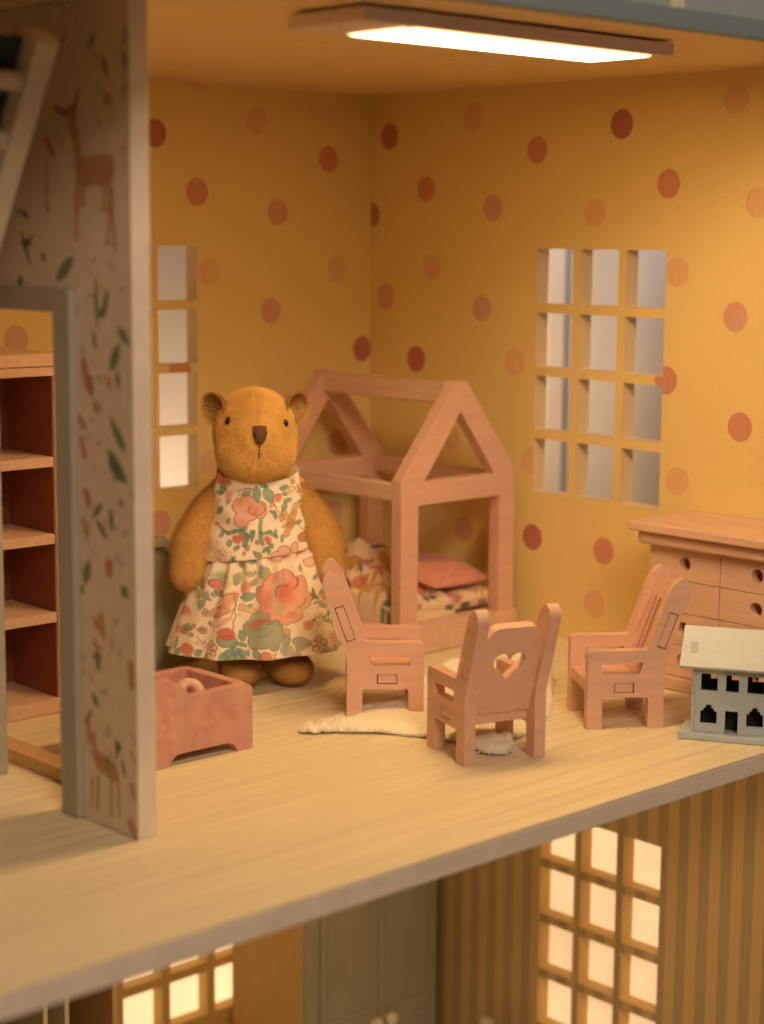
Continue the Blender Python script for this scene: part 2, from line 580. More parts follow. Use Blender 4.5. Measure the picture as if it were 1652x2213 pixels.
RW = [(-0.134, 2.397, 0), (-0.722, 2.468, 2), (-1.145, 2.3, 1), (-1.652, 2.398, 0), (-2.269, 2.479, 2), (-0.404, 2.131, 1), (-0.865, 2.035, 3), (-1.505, 2.007, 2), (-1.925, 2.131, 1), (-2.401, 2.047, 2), (-0.453, 1.743, 2), (-0.116, 1.589, 3), (-0.801, 1.552, 3), (-1.026, 1.301, 2), (-0.344, 1.28, 0), (-1.988, 1.749, 2), (-2.305, 1.564, 3), (-1.943, 1.271, 1), (-2.35, 1.095, 1), (-2.025, 0.827, 2), (-1.163, 0.466, 0), (-1.61, 0.457, 1), (-1.562, 0.197, 2), (-0.0, 2.003, 0), (-1.141, 0.834, 4), (-2.75, 2.3, 1), (-2.7, 1.4, 3), (-2.85, 0.8, 2), (-0.6, 0.9, 2), (-0.7, 0.45, 3), (-0.25, 0.65, 1)]
fy = lambda a, b, d: (a, d, b)              # back walls: depth runs to +y
fx = lambda a, b, d: (d, a, b)              # side walls: depth runs to +x
# upper back wall
hb = window_holes(-1.13-0.766, -1.13, 1.8423, 3, 4, 0.2253, 0.256, 0.045, 0.0427)
wb = (-1.896-.045, -1.13+.045, 0.69-.043, 1.8423+.043)
bw_ = wall_with_window('back_wall', fy, XL, T, 0.0, H, wb, house)
lattice(bw_, fy, wb, hb, MT['shell'])
paper(bw_, fy, -3.14, -0.0021, 0.0, H, hb, BW, PMATS)
# upper side wall
hs = window_holes(-1.9257, -1.16, 1.8423, 3, 4, 0.2253, 0.256, 0.045, 0.0427)
wsd = (-1.9257-.045, -1.16+.045, 0.69-.043, 1.8423+.043)
sw_ = wall_with_window('side_wall', fx, -D+0.02, -0.0001, 0.0, H, wsd, house)
lattice(sw_, fx, wsd, hs, MT['shell'])
paper(sw_, fx, -D+0.02, -0.002, 0.0, H, hs, RW, PMATS)
# lower storey
obj('lower_floor', B(XL, T, -D, T, LZ-0.08, LZ), MT['floor'], house)
hb2 = window_holes(-1.61, 0, -0.962, 3, 4, 0.236, 0.232, 0.045, 0.044)
wb2 = (-1.61-.045, -1.61+3*.236+2*.045+.045, -0.962-4*.232-3*.044-.043, -0.962+.043)
lb = wall_with_window('lower_back_wall', fy, XL, T, LZ+.0005, -0.0778, wb2, house)
lattice(lb, fy, wb2, hb2, MT['mustard'], emit('glow_sheet_rear', (1.0, 0.70, 0.37), 1.05))
paper(lb, fy, XL+.1, -0.003, LZ+.001, -0.0785, hb2, [], [MT['mustard']])
hs2 = window_holes(-2.0, 0, -0.873, 3, 4, 0.222, 0.243, 0.038, 0.041)
ws2 = (-2.0-.038, -2.0+3*.222+2*.038+.038, -0.873-4*.243-3*.041-.041, -0.873+.041)
ls = wall_with_window('lower_side_wall', fx, -D+0.02, -0.0001, LZ+.0005, -0.0778, ws2, house)
lattice(ls, fx, ws2, hs2, MT['mustard'], emit('glow_sheet_side', (1.0, 0.64, 0.34), 0.78))
paper(ls, fx, -D+0.02, -0.002, LZ+.001, -0.0785, hs2, [], [MT['stripe']])
# far left outer wall of the house
obj('outer_wall', B(XL-0.1, XL-.001, -D+0.02, T, LZ, H), MT['shell'], house)

# partition between the two upper rooms
XP0, XP1, YP = -3.2141, -3.1407, -2.4335
door = [(-2.037, 0.0005), (-1.565, 0.0005), (-1.565, 1.650), (-2.037, 1.650)]
bm = bmesh.new()
fp = lambda a, b, d: (d, a, b)
outer = [(YP, 0.001), (-2.037, 0.001), (-2.037, 1.65), (-1.535, 1.65), (-1.535, 0.001), (-0.003, 0.001), (-0.003, H-.001), (YP, H-.001)]
prism(bm, outer, [], fp, XP0+.002, XP1-.002)
part = obj('partition', bm, MT['edge'], house, bevel=0.004)
# dotted paper on its inner side
bm = bmesh.new()
prism(bm, [(YP+.004, 0.002)]+outer[1:6]+[(-.003, H-.002), (YP+.004, H-.002)], [], fp, XP1-.0019, XP1)
obj('wallpaper', bm, MT['paper'], part)
# woodland paper: printed sheet on the outer side
MOT = [(-2.101, 2.504, -2.088, 2.478, 0.0083, 2), (-2.226, 2.447, -2.252, 2.48, 0.0095, 0), (-2.304, 2.422, -2.318, 2.373, 0.0095, 0), (-2.316, 2.296, -2.325, 2.293, 0.0163, 3), (-1.985, 2.187, -2.015, 2.143, 0.0143, 2), (-1.982, 2.116, -1.979, 2.015, 0.0072, 2), (-1.978, 1.986, -1.985, 1.969, 0.0116, 3), (-1.823, 1.899, -1.862, 1.818, 0.0074, 0), (-1.892, 1.884, -1.849, 1.855, 0.0074, 0), (-1.939, 1.833, -1.958, 1.811, 0.0088, 0), (-1.867, 1.943, -1.84, 1.958, 0.0088, 1), (-2.028, 1.747, -2.098, 1.799, 0.0189, 0), (-1.803, 1.75, -1.816, 1.732, 0.015, 1), (-2.422, 2.494, -2.416, 2.454, 0.0066, 0), (-2.408, 2.435, -2.419, 2.387, 0.008, 1), (-2.041, 2.277, -2.093, 2.261, 0.0113, 4), (-2.093, 2.261, -2.145, 2.277, 0.0126, 4), (-2.145, 2.277, -2.167, 2.327, 0.0084, 4), (-2.124, 2.253, -2.137, 2.196, 0.021, 3), (-2.148, 2.196, -2.165, 2.097, 0.0224, 3), (-2.178, 2.097, -2.327, 2.1, 0.0308, 3), (-2.177, 2.069, -2.319, 2.066, 0.0309, 3), (-2.158, 2.055, -2.148, 1.97, 0.0141, 3), (-2.148, 1.97, -2.145, 1.878, 0.0085, 3), (-2.189, 2.055, -2.182, 1.984, 0.0126, 3), (-2.319, 2.066, -2.337, 1.983, 0.0138, 3), (-2.327, 1.983, -2.314, 1.872, 0.0083, 3), (-2.294, 2.053, -2.302, 1.969, 0.0111, 3), (-2.336, 1.969, -2.351, 1.858, 0.0069, 4), (-2.243, 1.759, -2.248, 1.645, 0.0085, 0), (-2.31, 1.725, -2.291, 1.661, 0.0113, 0), (-2.266, 1.66, -2.278, 1.646, 0.0185, 0), (-2.226, 1.595, -2.237, 1.552, 0.0086, 0), (-2.364, 1.607, -2.404, 1.574, 0.0141, 0), (-2.318, 1.478, -2.355, 1.537, 0.0171, 0), (-2.353, 1.48, -2.359, 1.438, 0.0099, 0), (-2.172, 1.491, -2.195, 1.42, 0.0189, 2), (-2.209, 1.443, -2.213, 1.4, 0.0116, 4), (-2.31, 1.442, -2.312, 1.428, 0.0129, 3), (-2.232, 1.365, -2.237, 1.351, 0.016, 3), (-2.319, 1.318, -2.372, 1.254, 0.0158, 0), (-2.303, 1.19, -2.37, 1.153, 0.0189, 1), (-2.297, 1.225, -2.353, 1.18, 0.016, 0), (-2.145, 1.315, -2.16, 1.294, 0.0132, 2), (-2.151, 1.249, -2.168, 1.199, 0.0133, 2), (-2.262, 1.054, -2.222, 1.02, 0.0103, 1), (-2.307, 1.045, -2.311, 0.994, 0.0102, 0), (-2.358, 1.08, -2.368, 1.066, 0.0102, 0), (-2.229, 0.999, -2.272, 0.96, 0.0089, 1), (-2.172, 1.081, -2.184, 1.061, 0.0163, 2), (-2.155, 0.788, -2.178, 0.844, 0.0166, 0), (-2.127, 0.746, -2.144, 0.771, 0.0091, 0), (-2.295, 0.867, -2.294, 0.845, 0.0207, 2), (-2.361, 0.803, -2.386, 0.785, 0.0162, 0), (-2.169, 0.97, -2.168, 0.955, 0.0135, 2), (-2.246, 0.689, -2.255, 0.638, 0.0165, 3), (-2.212, 0.676, -2.225, 0.656, 0.0121, 2), (-2.21, 0.601, -2.235, 0.56, 0.0137, 3), (-2.217, 0.572, -2.226, 0.528, 0.0106, 1), (-2.405, 0.56, -2.411, 0.502, 0.0193, 3), (-2.192, 0.43, -2.212, 0.404, 0.0108, 1), (-2.149, 0.33, -2.177, 0.366, 0.0093, 4), (-2.162, 0.332, -2.166, 0.272, 0.014, 3), (-2.188, 0.292, -2.212, 0.204, 0.0139, 3), (-2.225, 0.223, -2.303, 0.209, 0.0217, 3), (-2.225, 0.2, -2.315, 0.182, 0.0217, 3), (-2.184, 0.152, -2.173, 0.056, 0.0062, 3), (-2.216, 0.159, -2.207, 0.056, 0.0062, 4), (-2.289, 0.16, -2.286, 0.052, 0.0077, 3), (-2.328, 0.169, -2.332, 0.056, 0.0061, 3), (-2.318, 0.304, -2.333, 0.277, 0.0137, 1), (-2.323, 0.275, -2.317, 0.243, 0.0061, 0), (-2.347, 0.25, -2.362, 0.207, 0.0076, 0), (-2.404, 0.172, -2.411, 0.143, 0.0137, 3), (-2.393, 0.048, -2.413, 0.023, 0.0184, 3)]
INK = [(0.13, 0.17, 0.06), (0.06, 0.13, 0.08), (0.50, 0.17, 0.10), (0.50, 0.25, 0.10), (0.33, 0.13, 0.05)]
def deer_sheet(y0, y1, z0, z1, ny, nz, shift=0.0):
    ys = np.linspace(y0, y1, ny)
    zs = np.linspace(z0, z1, nz)
    YY, ZZ = np.meshgrid(ys, zs)
    s = Sheet(YY, ZZ, (0.70, 0.58, 0.43))
    rr = np.random.default_rng(5)
    for (a, b, c, d, r_, k) in MOT:
        if k < 2 and r_ > 0.007:
            m_ = s.leaf(a, b, c+(c-a)*.4, d+(d-b)*.4, r_*1.25)
        else:
            m_ = s.seg(a, b, c, d)-r_
        if m_.min() < 0.01:
            s.lay(ss(m_, 0.006), INK[k], 0.85)
    for _ in range(95):
        a, b = rr.uniform(-2.42, -2.14), rr.uniform(0.1, 2.5)
        an = rr.uniform(0, 6.28)
        l_ = rr.uniform(.02, .05)
        m_ = s.leaf(a, b, a+l_*math.cos(an), b+l_*math.sin(an), rr.uniform(.006, .012))
        if m_.min() < 0.01:
            s.lay(ss(m_, 0.006), INK[rr.choice([0, 0, 1, 2, 3])], 0.38)
    # the same sprigs go on over the rest of the sheet
    for _ in range(150):
        a, b = rr.uniform(-1.62, 0), rr.uniform(0.05, 2.55)
        if rr.random() < .5:
            a, b = rr.uniform(-1.95, 0), rr.uniform(1.76, 2.55)
        if a < -1.5 and b < 1.78:
            continue
        an = rr.uniform(0, 6.28)
        l_ = rr.uniform(.03, .075)
        m_ = s.leaf(a, b, a+l_*math.cos(an), b+l_*math.sin(an), rr.uniform(.008, .016))
        if m_.min() < 0.01:
            s.lay(ss(m_, 0.004), INK[rr.choice([0, 1, 2, 3])], 0.85)
    P = np.stack([np.full_like(YY, XP0+shift), YY, ZZ], -1)
    return grid_mesh('wallpaper', P, s.C)
obj('wallpaper', deer_sheet(YP+.003, -2.132, 0.004, H-.003, 70, 520), MT['deerpaper'], part)
obj('wallpaper', deer_sheet(-2.1315, -1.445, 1.723, H-.003, 110, 160), MT['deerpaper'], part)
obj('wallpaper', deer_sheet(-1.4445, -0.01, 0.004, H-.003, 160, 260), MT['deerpaper'], part)
# door frame standing proud of the outer side, and a threshold board on the inner side
bm = bmesh.new()
prism(bm, [(-2.130, 0.002), (-2.030, 0.002), (-2.030, 1.646), (-1.540, 1.646), (-1.540, 0.002), (-1.446, 0.002), (-1.446, 1.72), (-2.130, 1.72)], [], fp, XP0-.024, XP1+.004)
obj('door_frame', bm, MT['wardrobe'], part, bevel=0.008)
obj('threshold', B(-3.055, -2.965, -2.02, -1.20, 0.0015, 0.05), MT['tan'], house, bevel=0.004)

# ------------------------------------------------------------------ lamp strip under the ceiling
HZ = 2.545
lamp = thing('strip_lamp', 'glowing warm strip lamp in a mauve grey housing fixed under the ceiling', 'lamp', (-1.80, -2.58, 2.6))
def L_(x0, x1, y0, y1, z0, z1):
    return B(x0+1.80, x1+1.80, y0+2.58, y1+2.58, z0-2.6, z1-2.6)
bm = bmesh.new()
fz = lambda a, b, d: (a+1.80, b+2.58, d-2.6)
prism(bm, rect(-2.56, -1.04, -2.75, -2.385), [rect(-2.345, -1.115, -2.725, -2.410)], fz, HZ, HZ+0.046)
obj('housing', bm, MT['lav'], lamp, bevel=0.006)
obj('back_plate', L_(-2.545, -1.055, -2.735, -2.40, HZ+0.0465, HZ+0.048), MT['lav'], lamp)
obj('spacer', L_(-2.35, -1.25, -2.66, -2.50, HZ+0.0485, 2.5995), MT['lav'], lamp)
for x in (-2.505, -1.085):
    bm = bmesh.new()
    bmesh.ops.create_cone(bm, cap_ends=True, segments=14, radius1=.010, radius2=.008, depth=.006, matrix=Matrix.Translation((x+1.8, -2.58+2.58, HZ-.003-2.6)))
    obj('screw', bm, MT['edge'], lamp, smooth=False)
def glow(nm):
    m = emit(nm, WARM, 1)
    nt = m.node_tree
    N = nt.nodes.new
    tc = N('ShaderNodeTexCoord')
    sp = N('ShaderNodeSeparateXYZ')
    nt.links.new(tc.outputs['Generated'], sp.inputs[0])
    outs = []
    for ax, wd in ((0, 0.035), (1, 0.16)):
        a = N('ShaderNodeMath'); a.operation = 'SUBTRACT'; a.inputs[1].default_value = .5
        b_ = N('ShaderNodeMath'); b_.operation = 'ABSOLUTE'
        c_ = N('ShaderNodeMapRange'); c_.interpolation_type = 'SMOOTHSTEP'
        c_.inputs[1].default_value = .5
        c_.inputs[2].default_value = .5-wd
        c_.inputs[3].default_value = .05
        nt.links.new(sp.outputs[ax], a.inputs[0])
        nt.links.new(a.outputs[0], b_.inputs[0])
        nt.links.new(b_.outputs[0], c_.inputs[0])
        outs.append(c_.outputs[0])
    mu = N('ShaderNodeMath'); mu.operation = 'MULTIPLY'
    nt.links.new(outs[0], mu.inputs[0])
    nt.links.new(outs[1], mu.inputs[1])
    m2 = N('ShaderNodeMath'); m2.operation = 'MULTIPLY'; m2.inputs[1].default_value = STRIP_POWER*1.2
    nt.links.new(mu.outputs[0], m2.inputs[0])
    nt.links.new(m2.outputs[0], nt.nodes['Principled BSDF'].inputs['Emission Strength'])
    return m
obj('diffuser', L_(-2.342, -1.118, -2.722, -2.413, HZ-0.006, HZ+0.030), glow('lamp_glow'), lamp, bevel=0.012)

# ------------------------------------------------------------------ armchairs
CD = 0.305
def heart(cx, cy, s, n=40):
    out = []
    for i in range(n):
        t = 2*math.pi*i/n
        x = 16*math.sin(t)**3
        y = 13*math.cos(t)-5*math.cos(2*t)-2*math.cos(3*t)-math.cos(4*t)
        out.append((cx+x*s/17, cy+y*s/17))
    return out
def make_chair(label, width, back):
    t = thing('armchair', label, 'armchair', group='pink wooden armchairs')
    tk = 0.046
    X_ = lambda s: CD/2-s
    side = [(0, 0), (.06, 0), (.06, .125), (.243, .125), (.243, 0), (.305, 0), (.305, .25), (.408, .555), (.374, .600), (.324, .558), (.237, .312), (.0, .312)]
    rads = [.004, .004, .012, .012, .004, .004, .02, .045, .03, .045, .012, .02]
    hole = rnd([(.055, .262), (.222, .264), (.205, .217), (.055, .217)], [.006]*4, 3)
    seat_t = rect(.105, .186, .143, .183)
    bt = [(.270, .325), (.306, .312), (.356, .450), (.319, .462)]
    outline = rnd(side, rads, 6)
    grow = lambda p, k: [(c[0]+(x-c[0])*k[0], c[1]+(y-c[1])*k[1]) for c in [(sum(q[0] for q in p)/4, sum(q[1] for q in p)/4)] for x, y in p]
    h1, h2 = seat_t, bt
    i1 = rect(.1075, .1835, .1455, .1805)
    i2 = [(.2735, .3265), (.3045, .3155), (.3522, .4475), (.3210, .4580)]
    for sgn in (-1, 1):
        y1 = sgn*width/2
        y0 = y1-sgn*tk
        f_ = lambda a, b, d: (X_(a), d, b)
        bm = bmesh.new()
        prism(bm, outline, [hole, h1, h2], f_, y0, y1)
        sp = obj('side_frame', bm, MT['pink'], t, bevel=0.0055)
        for q in (i1, i2):
            bm = bmesh.new()
            jx, jz = random.uniform(-.001, .001), random.uniform(-.001, .001)
            prism(bm, [(a_+jx, b_+jz) for a_, b_ in q], [], f_, y0, y1-sgn*random.uniform(.001, .004))
            obj('tenon', bm, MT['pink'], sp, bevel=0.0025, seg=1)
    iw = width/2-tk-0.0005
    obj('seat', B(X_(.25), X_(.004), -iw, iw, .137, .187), MT['pink'], t, bevel=0.006)
    # backrest: a leaning board, drawn in its own plane (across, up) then tilted
    lean = math.atan2(.108, .305)
    px, pz = X_(.224), .1875
    fb = lambda a, b, d: (px-math.sin(lean)*b-math.cos(lean)*d, a, pz+math.cos(lean)*b-math.sin(lean)*d)
    if back == 'heart':
        o_ = rnd([(-iw, 0), (iw, 0), (iw, .305), (iw*.66, .362), (-iw*.66, .362), (-iw, .305)], [0, 0, .004, .02, .02, .004], 4)
        hl = [heart(0, .205, .070)]
    else:
        o_ = rnd([(-iw, 0), (iw, 0), (iw, .375), (iw*.75, .40), (-iw*.75, .40), (-iw, .375)], [0, 0, .004, .02, .02, .004], 4)
        hl = []
        for c in (-.052, 0, .052):
            hl.append(rnd(rect(c-.0145, c+.0145, .075, .315), [.0145]*4, 5))
    bm = bmesh.new()
    prism(bm, o_, hl, fb, 0, .036)
    obj('backrest', bm, MT['pink'], t, bevel=0.005)
    return t
def put_chair(t, rear_front_corner, ang):
    """rear corner on the ground of the side nearest us, and the facing angle"""
    t.location = (*rear_front_corner, 0)
    t.rotation_euler = (0, 0, ang)
def chair_origin(corner, ang, width, sgn):
    # corner = rear end of the side on local +-y
    f_ = Vector((math.cos(ang), math.sin(ang)))
    l_ = Vector((-math.sin(ang), math.cos(ang)))
    return Vector(corner)+f_*(CD/2)-l_*(sgn*width/2)
a1 = R(-41)
CW = .335
c1 = make_chair('pink wooden armchair in front of the bear, turned right in profile', CW, 'slots')
p = chair_origin((-1.752, -1.782), a1, CW, -1)
put_chair(c1, tuple(p), a1)
a2 = R(71.5)
c2 = make_chair('pink wooden armchair with a heart cut through its back, seen from behind', .335, 'heart')
p = chair_origin((-1.872, -2.550), a2, .335, 1)
put_chair(c2, tuple(p), a2)
a3 = R(144.6)
c3 = make_chair('pink wooden armchair with slotted back in front of the chest of drawers', CW, 'slots')
p = chair_origin((-0.905, -2.690), a3, CW, 1)
put_chair(c3, tuple(p), a3)

# ------------------------------------------------------------------ house shaped bed
bed = thing('house_bed', 'pink wooden bed frame shaped like a house with open gables', 'bed', (-0.503, -0.68, 0))
def Bb(x0, x1, y0, y1, z0, z1):
    return B(x0+.503, x1+.503, y0+.68, y1+.68, z0, z1)
xl, xr, xm = -0.876, -0.130, -0.503
def gable(name, y0, y1):
    o_ = [(xl, .1355), (xl+.108, .1355), (xl+.108, .692), (xr-.108, .692), (xr-.108, .1355), (xr, .1355), (xr, .808),
          (xm+.035, 1.243), (xm-.035, 1.243), (xl, .808)]
    o_ = rnd(o_, [.004]*10, 2)
    tri = [(xl+.142, .797), (xr-.142, .797), (xm, 1.103)]
    bm = bmesh.new()
    prism(bm, o_, [tri], lambda a, b, d: (a+.503, d+.68, b), y0, y1)
    return obj(name, bm, MT['pink'], bed, bevel=0.006)
gable('gable', -1.163, -1.102)
gable('gable', -0.245, -0.185)
obj('ridge_beam', Bb(xm-.033, xm+.033, -1.1015, -0.2455, 1.135, 1.232), MT['pinkx'], bed, bevel=0.006)
for x in (xl+.004, xr-.066):
    obj('side_beam', Bb(x, x+.062, -1.1015, -0.2455, .714, .792), MT['pinkx'], bed, bevel=0.006)
obj('base', Bb(xl-.012, xr+.020, -1.172, -0.178, 0.001, .135), MT['pinkx'], bed, bevel=0.006)

# floral bedding: print of small blossoms
def blossom_sheet(X, Y, n, seed, sc=1.0):
    rr = np.random.default_rng(seed)
    s = Sheet(X, Y, (0.80, 0.63, 0.42))
    x0, x1, y0, y1 = X.min(), X.max(), Y.min(), Y.max()
    cols = [(0.05, 0.07, 0.16), (0.07, 0.11, 0.06), (0.55, 0.17, 0.10), (0.62, 0.33, 0.08), (0.50, 0.22, 0.20), (0.12, 0.16, 0.10), (0.10, 0.12, 0.22)]
    for _ in range(n):
        cx, cy = rr.uniform(x0, x1), rr.uniform(y0, y1)
        k = rr.integers(0, len(cols))
        r0 = rr.uniform(.012, .026)*sc
        q = rr.random()
        if q < .45:
            for j in range(6):
                an = j*1.047+rr.uniform(-.2, .2)
                s.lay(ss(s.leaf(cx, cy, cx+r0*1.7*math.cos(an), cy+r0*1.7*math.sin(an), r0*.35), .003), cols[k], .85)
        else:
            an = rr.uniform(0, 6.28)
            s.lay(ss(s.leaf(cx, cy, cx+r0*2.4*math.cos(an), cy+r0*2.4*math.sin(an), r0*.6), .003), cols[k], .85)
    return s.C
def cushion_mesh(name, sx, sy, hz, seed, n=120, lump=.02, printed=True, power=.35, pw_=6):
    u = np.linspace(-1, 1, n)
    U, V = np.meshgrid(u, u)
    edge = np.clip((1-np.abs(U)**pw_)*(1-np.abs(V)**pw_), 0, 1)**power
    rr = np.random.default_rng(seed)
    lp = np.zeros_like(U)
    for _ in range(9):
        a, b, ph, f_ = rr.uniform(-1, 1), rr.uniform(-1, 1), rr.uniform(0, 6.28), rr.uniform(2, 6)
        lp += np.sin(f_*(a*U+b*V)+ph)
    top = np.stack([U*sx*(0.97+.03*edge), V*sy*(0.97+.03*edge), hz*.5+hz*.5*edge+lump*lp/4*edge], -1)
    bot = np.stack([U*sx*.97, V*sy*.97, hz*.5-hz*.5*edge], -1)
    P = np.concatenate([top, bot[::-1]], 0)
    C_ = None
    if printed:
        XX = np.concatenate([U, U[::-1]], 0)*sx
        YY = np.concatenate([V, V[::-1]+2.4], 0)*sy
        C_ = blossom_sheet(XX, YY, printed, seed)
    return grid_mesh(name, P, C_)
mt = obj('mattress', cushion_mesh('mattress', .345, .43, .105, 3, 150, .006, 230, .22), MT['bedcloth'])
mt.location = (-.503, -.675, .1365)
tag(mt, 'flat floral mattress lying in the house bed', 'mattress')
qn = 150
U, V = np.meshgrid(np.linspace(-1, 1, qn), np.linspace(-1, 1, qn))
edge = np.clip((1-np.abs(U)**5)*(1-np.abs(V)**5), 0, 1)**.35
hq = .27*edge*(.80+.20*V)*(1+.25*np.sin(3*U+1)*np.cos(2.3*V)+.10*np.sin(9*U+4*V)+.07*np.sin(14*V-5*U)+.12*np.sin(5*V+2))
P = np.stack([U*.20, V*.43, hq], -1)
Pb = np.stack([U*.195, V*.425, hq*0], -1)
q = obj('quilt', grid_mesh('quilt', np.concatenate([P, Pb[::-1]], 0),
        blossom_sheet(np.concatenate([U*.26, U[::-1]*.26]), np.concatenate([V*.46, V[::-1]*.46+1.0]), 130, 9, 2.1)), MT['bedcloth'])
q.location = (-.655, -.665, .137)
q.rotation_euler = (0, 0, R(2))
tag(q, 'rumpled floral quilt heaped at the left side of the bed', 'quilt')
pl = obj('pillow', cushion_mesh('pillow', .245, .19, .105, 5, 90, .006, 0, .6, 2.4), MT['knit'])
pl.location = (-.40, -.88, .262)
pl.rotation_euler = (R(13), R(3), R(10))
tag(pl, 'pink knitted pillow on the floral mattress', 'pillow')

# ------------------------------------------------------------------ chest of drawers
dr = thing('chest_of_drawers', 'pink wooden chest of drawers with round finger holes against the side wall', 'chest of drawers', (-.2, -2.552, 0))
def Bd(x0, x1, y0, y1, z0, z1):
    return B(x0+.2, x1+.2, y0+2.552, y1+2.552, z0, z1)
yl, yr = -2.188, -2.916
obj('top', Bd(-.452, -.004, yr-.072, yl+.072, .668, .708), MT['pinkx'], dr, bevel=0.008)
obj('cornice', Bd(-.424, -.006, yr-.042, yl+.042, .6115, .6675), MT['pinkx'], dr, bevel=0.014, seg=3)
obj('carcass', Bd(-.336, -.008, yr, yl, .0555, .611), MT['pinkx'], dr)
obj('plinth', Bd(-.402, -.006, yr-.02, yl+.02, .001, .055), MT['pinkx'], dr, bevel=0.005)
rows = [.6095, .4715, .3335, .1945, .0565]
for i in range(4):
    for (ya, yb) in ((yl, -2.5505), (-2.5535, yr)):
        za, zb = rows[i+1]+.0012, rows[i]-.0012
        y0, y1 = min(ya, yb), max(ya, yb)
        cyy, czz = (y0+y1)/2, (za+zb)/2+.004
        bm = bmesh.new()
        prism(bm, rect(y0, y1, za, zb), [ellipse(cyy, czz, .0285, .0285, 26)], lambda a, b, d: (d+.2, a+2.552, b), -.38, -.3365)
        df = obj('drawer', bm, MT['pinkx'], dr, bevel=0.002, seg=1)
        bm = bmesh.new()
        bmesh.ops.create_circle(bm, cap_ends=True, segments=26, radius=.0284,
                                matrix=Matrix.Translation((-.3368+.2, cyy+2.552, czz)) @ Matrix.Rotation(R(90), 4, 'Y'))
        obj('hole_shade', bm, MT['pinkdark'], df)  # dark disc puts the shade inside the hole into its colour

# ------------------------------------------------------------------ small toy house
ta = R(-60)
th = thing('toy_house', 'small sage toy house with pale roof at the right edge of the floor', 'toy house', (-0.987, -2.826, 0), ta)
# local: x along its front, y to its back, front face at y = 0.036
W0, W1, F0, F1 = .044, .350, .030, .175
fl_ = lambda a, b, d: (a, d, b)
obj('base', B(0, .394, 0, .205, .001, .026), MT['sage'], th, bevel=0.004)
holes = []
for c in (.110, .197, .284):
    holes.append(rect(c-.031 if c != .197 else c-.024, c+.031 if c != .197 else c+.024, .191, .256))
for c in (.110, .284):
    holes.append([(c-.031, .062), (c+.031, .062), (c+.031, .110), (c+.021, .112), (c+.019, .122), (c+.011, .124), (c+.009, .136),
                  (c-.009, .136), (c-.011, .124), (c-.019, .122), (c-.021, .112), (c-.031, .110)])
bm = bmesh.new()
prism(bm, [(W0+.012, .0262), (.173, .0262), (.173, .116), (.221, .116), (.221, .0262), (W1, .0262), (W1, .290), (W0+.012, .290)], holes, fl_, F0, F0+.014)
obj('front_wall', bm, MT['sage'], th, bevel=0.0015, seg=1)
for x in (W0, W1-.0119):
    bm = bmesh.new()
    y0 = F0 if x == W0 else F0+.0145
    prism(bm, [(y0, .0262), (F1, .0262), (F1, .285), ((F0+F1)/2, .395), (y0, .300)], [], lambda a, b, d: (d, a, b), x, x+.0117)
    obj('end_wall', bm, MT['sage'], th, bevel=0.0015, seg=1)
bm = bmesh.new()
prism(bm, rect(W0+.012, W1-.012, .0262, .285), [rect(c-.026, c+.026, .205, .262) for c in (.125, .205, .285)], fl_, F1-.012, F1-.0005)
obj('rear_wall', bm, MT['black'], th)
obj('inner_floor', B(W0+.0125, W1-.0125, F0+.0145, F1-.0125, .150, .162), MT['sage'], th)
obj('dark_board', B(W0+.0125, W1-.0125, .095, .100, .0265, .149), MT['black'], th)  # black here and on the rear wall stands in for interior shade
ym = (F0+F1)/2
def slope(y_eave, z_eave, y_r, z_r, th_):
    d = Vector((y_r-y_eave, z_r-z_eave))
    n = Vector((-d.y, d.x)).normalized()*th_
    if n.y < 0:
        n = -n
    return [(y_eave, z_eave), (y_r, z_r), (y_r, z_r+th_*1.2), (y_eave+n.x, z_eave+n.y)]
for (ye, nm) in ((-.002, 0), (.207, 1)):
    bm = bmesh.new()
    prism(bm, slope(ye, .278, ym+(-.0005 if nm == 0 else .0005), .402, .020), [], lambda a, b, d: (d, a, b), 0.0, .394)
    rs = obj('roof', bm, MT['sagelight'], th, bevel=0.004)
    if nm == 0:
        bm = bmesh.new()
        dv = Vector((ym+.002, .124))
        u_ = dv.normalized()
        n_ = Vector((-u_.y, u_.x))
        base = Vector((-.002, .278))+n_*.0202
        prism(bm, rect(.034, .062, .060, .106), [], lambda a, b, d: (a, base.x+u_.x*b+n_.x*d, base.y+u_.y*b+n_.y*d), 0, .0012)
        obj('roof_peg', bm, MT['sage'], rs)

# ------------------------------------------------------------------ bookcase seen through the doorway
bk = thing('bookcase', 'empty pink bookcase with open shelves seen through the doorway', 'bookcase', (-2.95, -.70, 0))
def Bk(x0, x1, y0, y1, z0, z1):
    return B(x0+2.95, x1+2.95, y0+.70, y1+.70, z0, z1)
kx0, kx1, kf, kb = -3.12, -2.514, -.943, -.47
obj('cornice', Bk(kx0-.012, kx1+.012, kf-.012, kb, 1.386, 1.436), MT['pinkx'], bk, bevel=0.004)
obj('moulding', Bk(kx0-.004, kx1+.004, kf-.004, kb, 1.347, 1.3855), MT['pinkx'], bk, bevel=0.004)
for x in (kx0, kx1-.027):
    obj('side_panel', Bk(x, x+.027, kf, kb-.02, .0615, 1.3465), MT['pinkx'], bk, bevel=0.003)
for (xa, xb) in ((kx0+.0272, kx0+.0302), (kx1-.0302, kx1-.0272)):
    obj('dark_board', Bk(xa, xb, kf+.012, -.606, .0618, 1.3462), MT['pinkdark'], bk)  # thin dark boards over the inner sides
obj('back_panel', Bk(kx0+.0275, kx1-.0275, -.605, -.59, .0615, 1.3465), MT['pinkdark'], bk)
for z in (1.010, .704, .389):
    obj('shelf', Bk(kx0+.0305, kx1-.0305, kf+.002, -.6055, z-.02, z+.020), MT['pinkx'], bk, bevel=0.003)
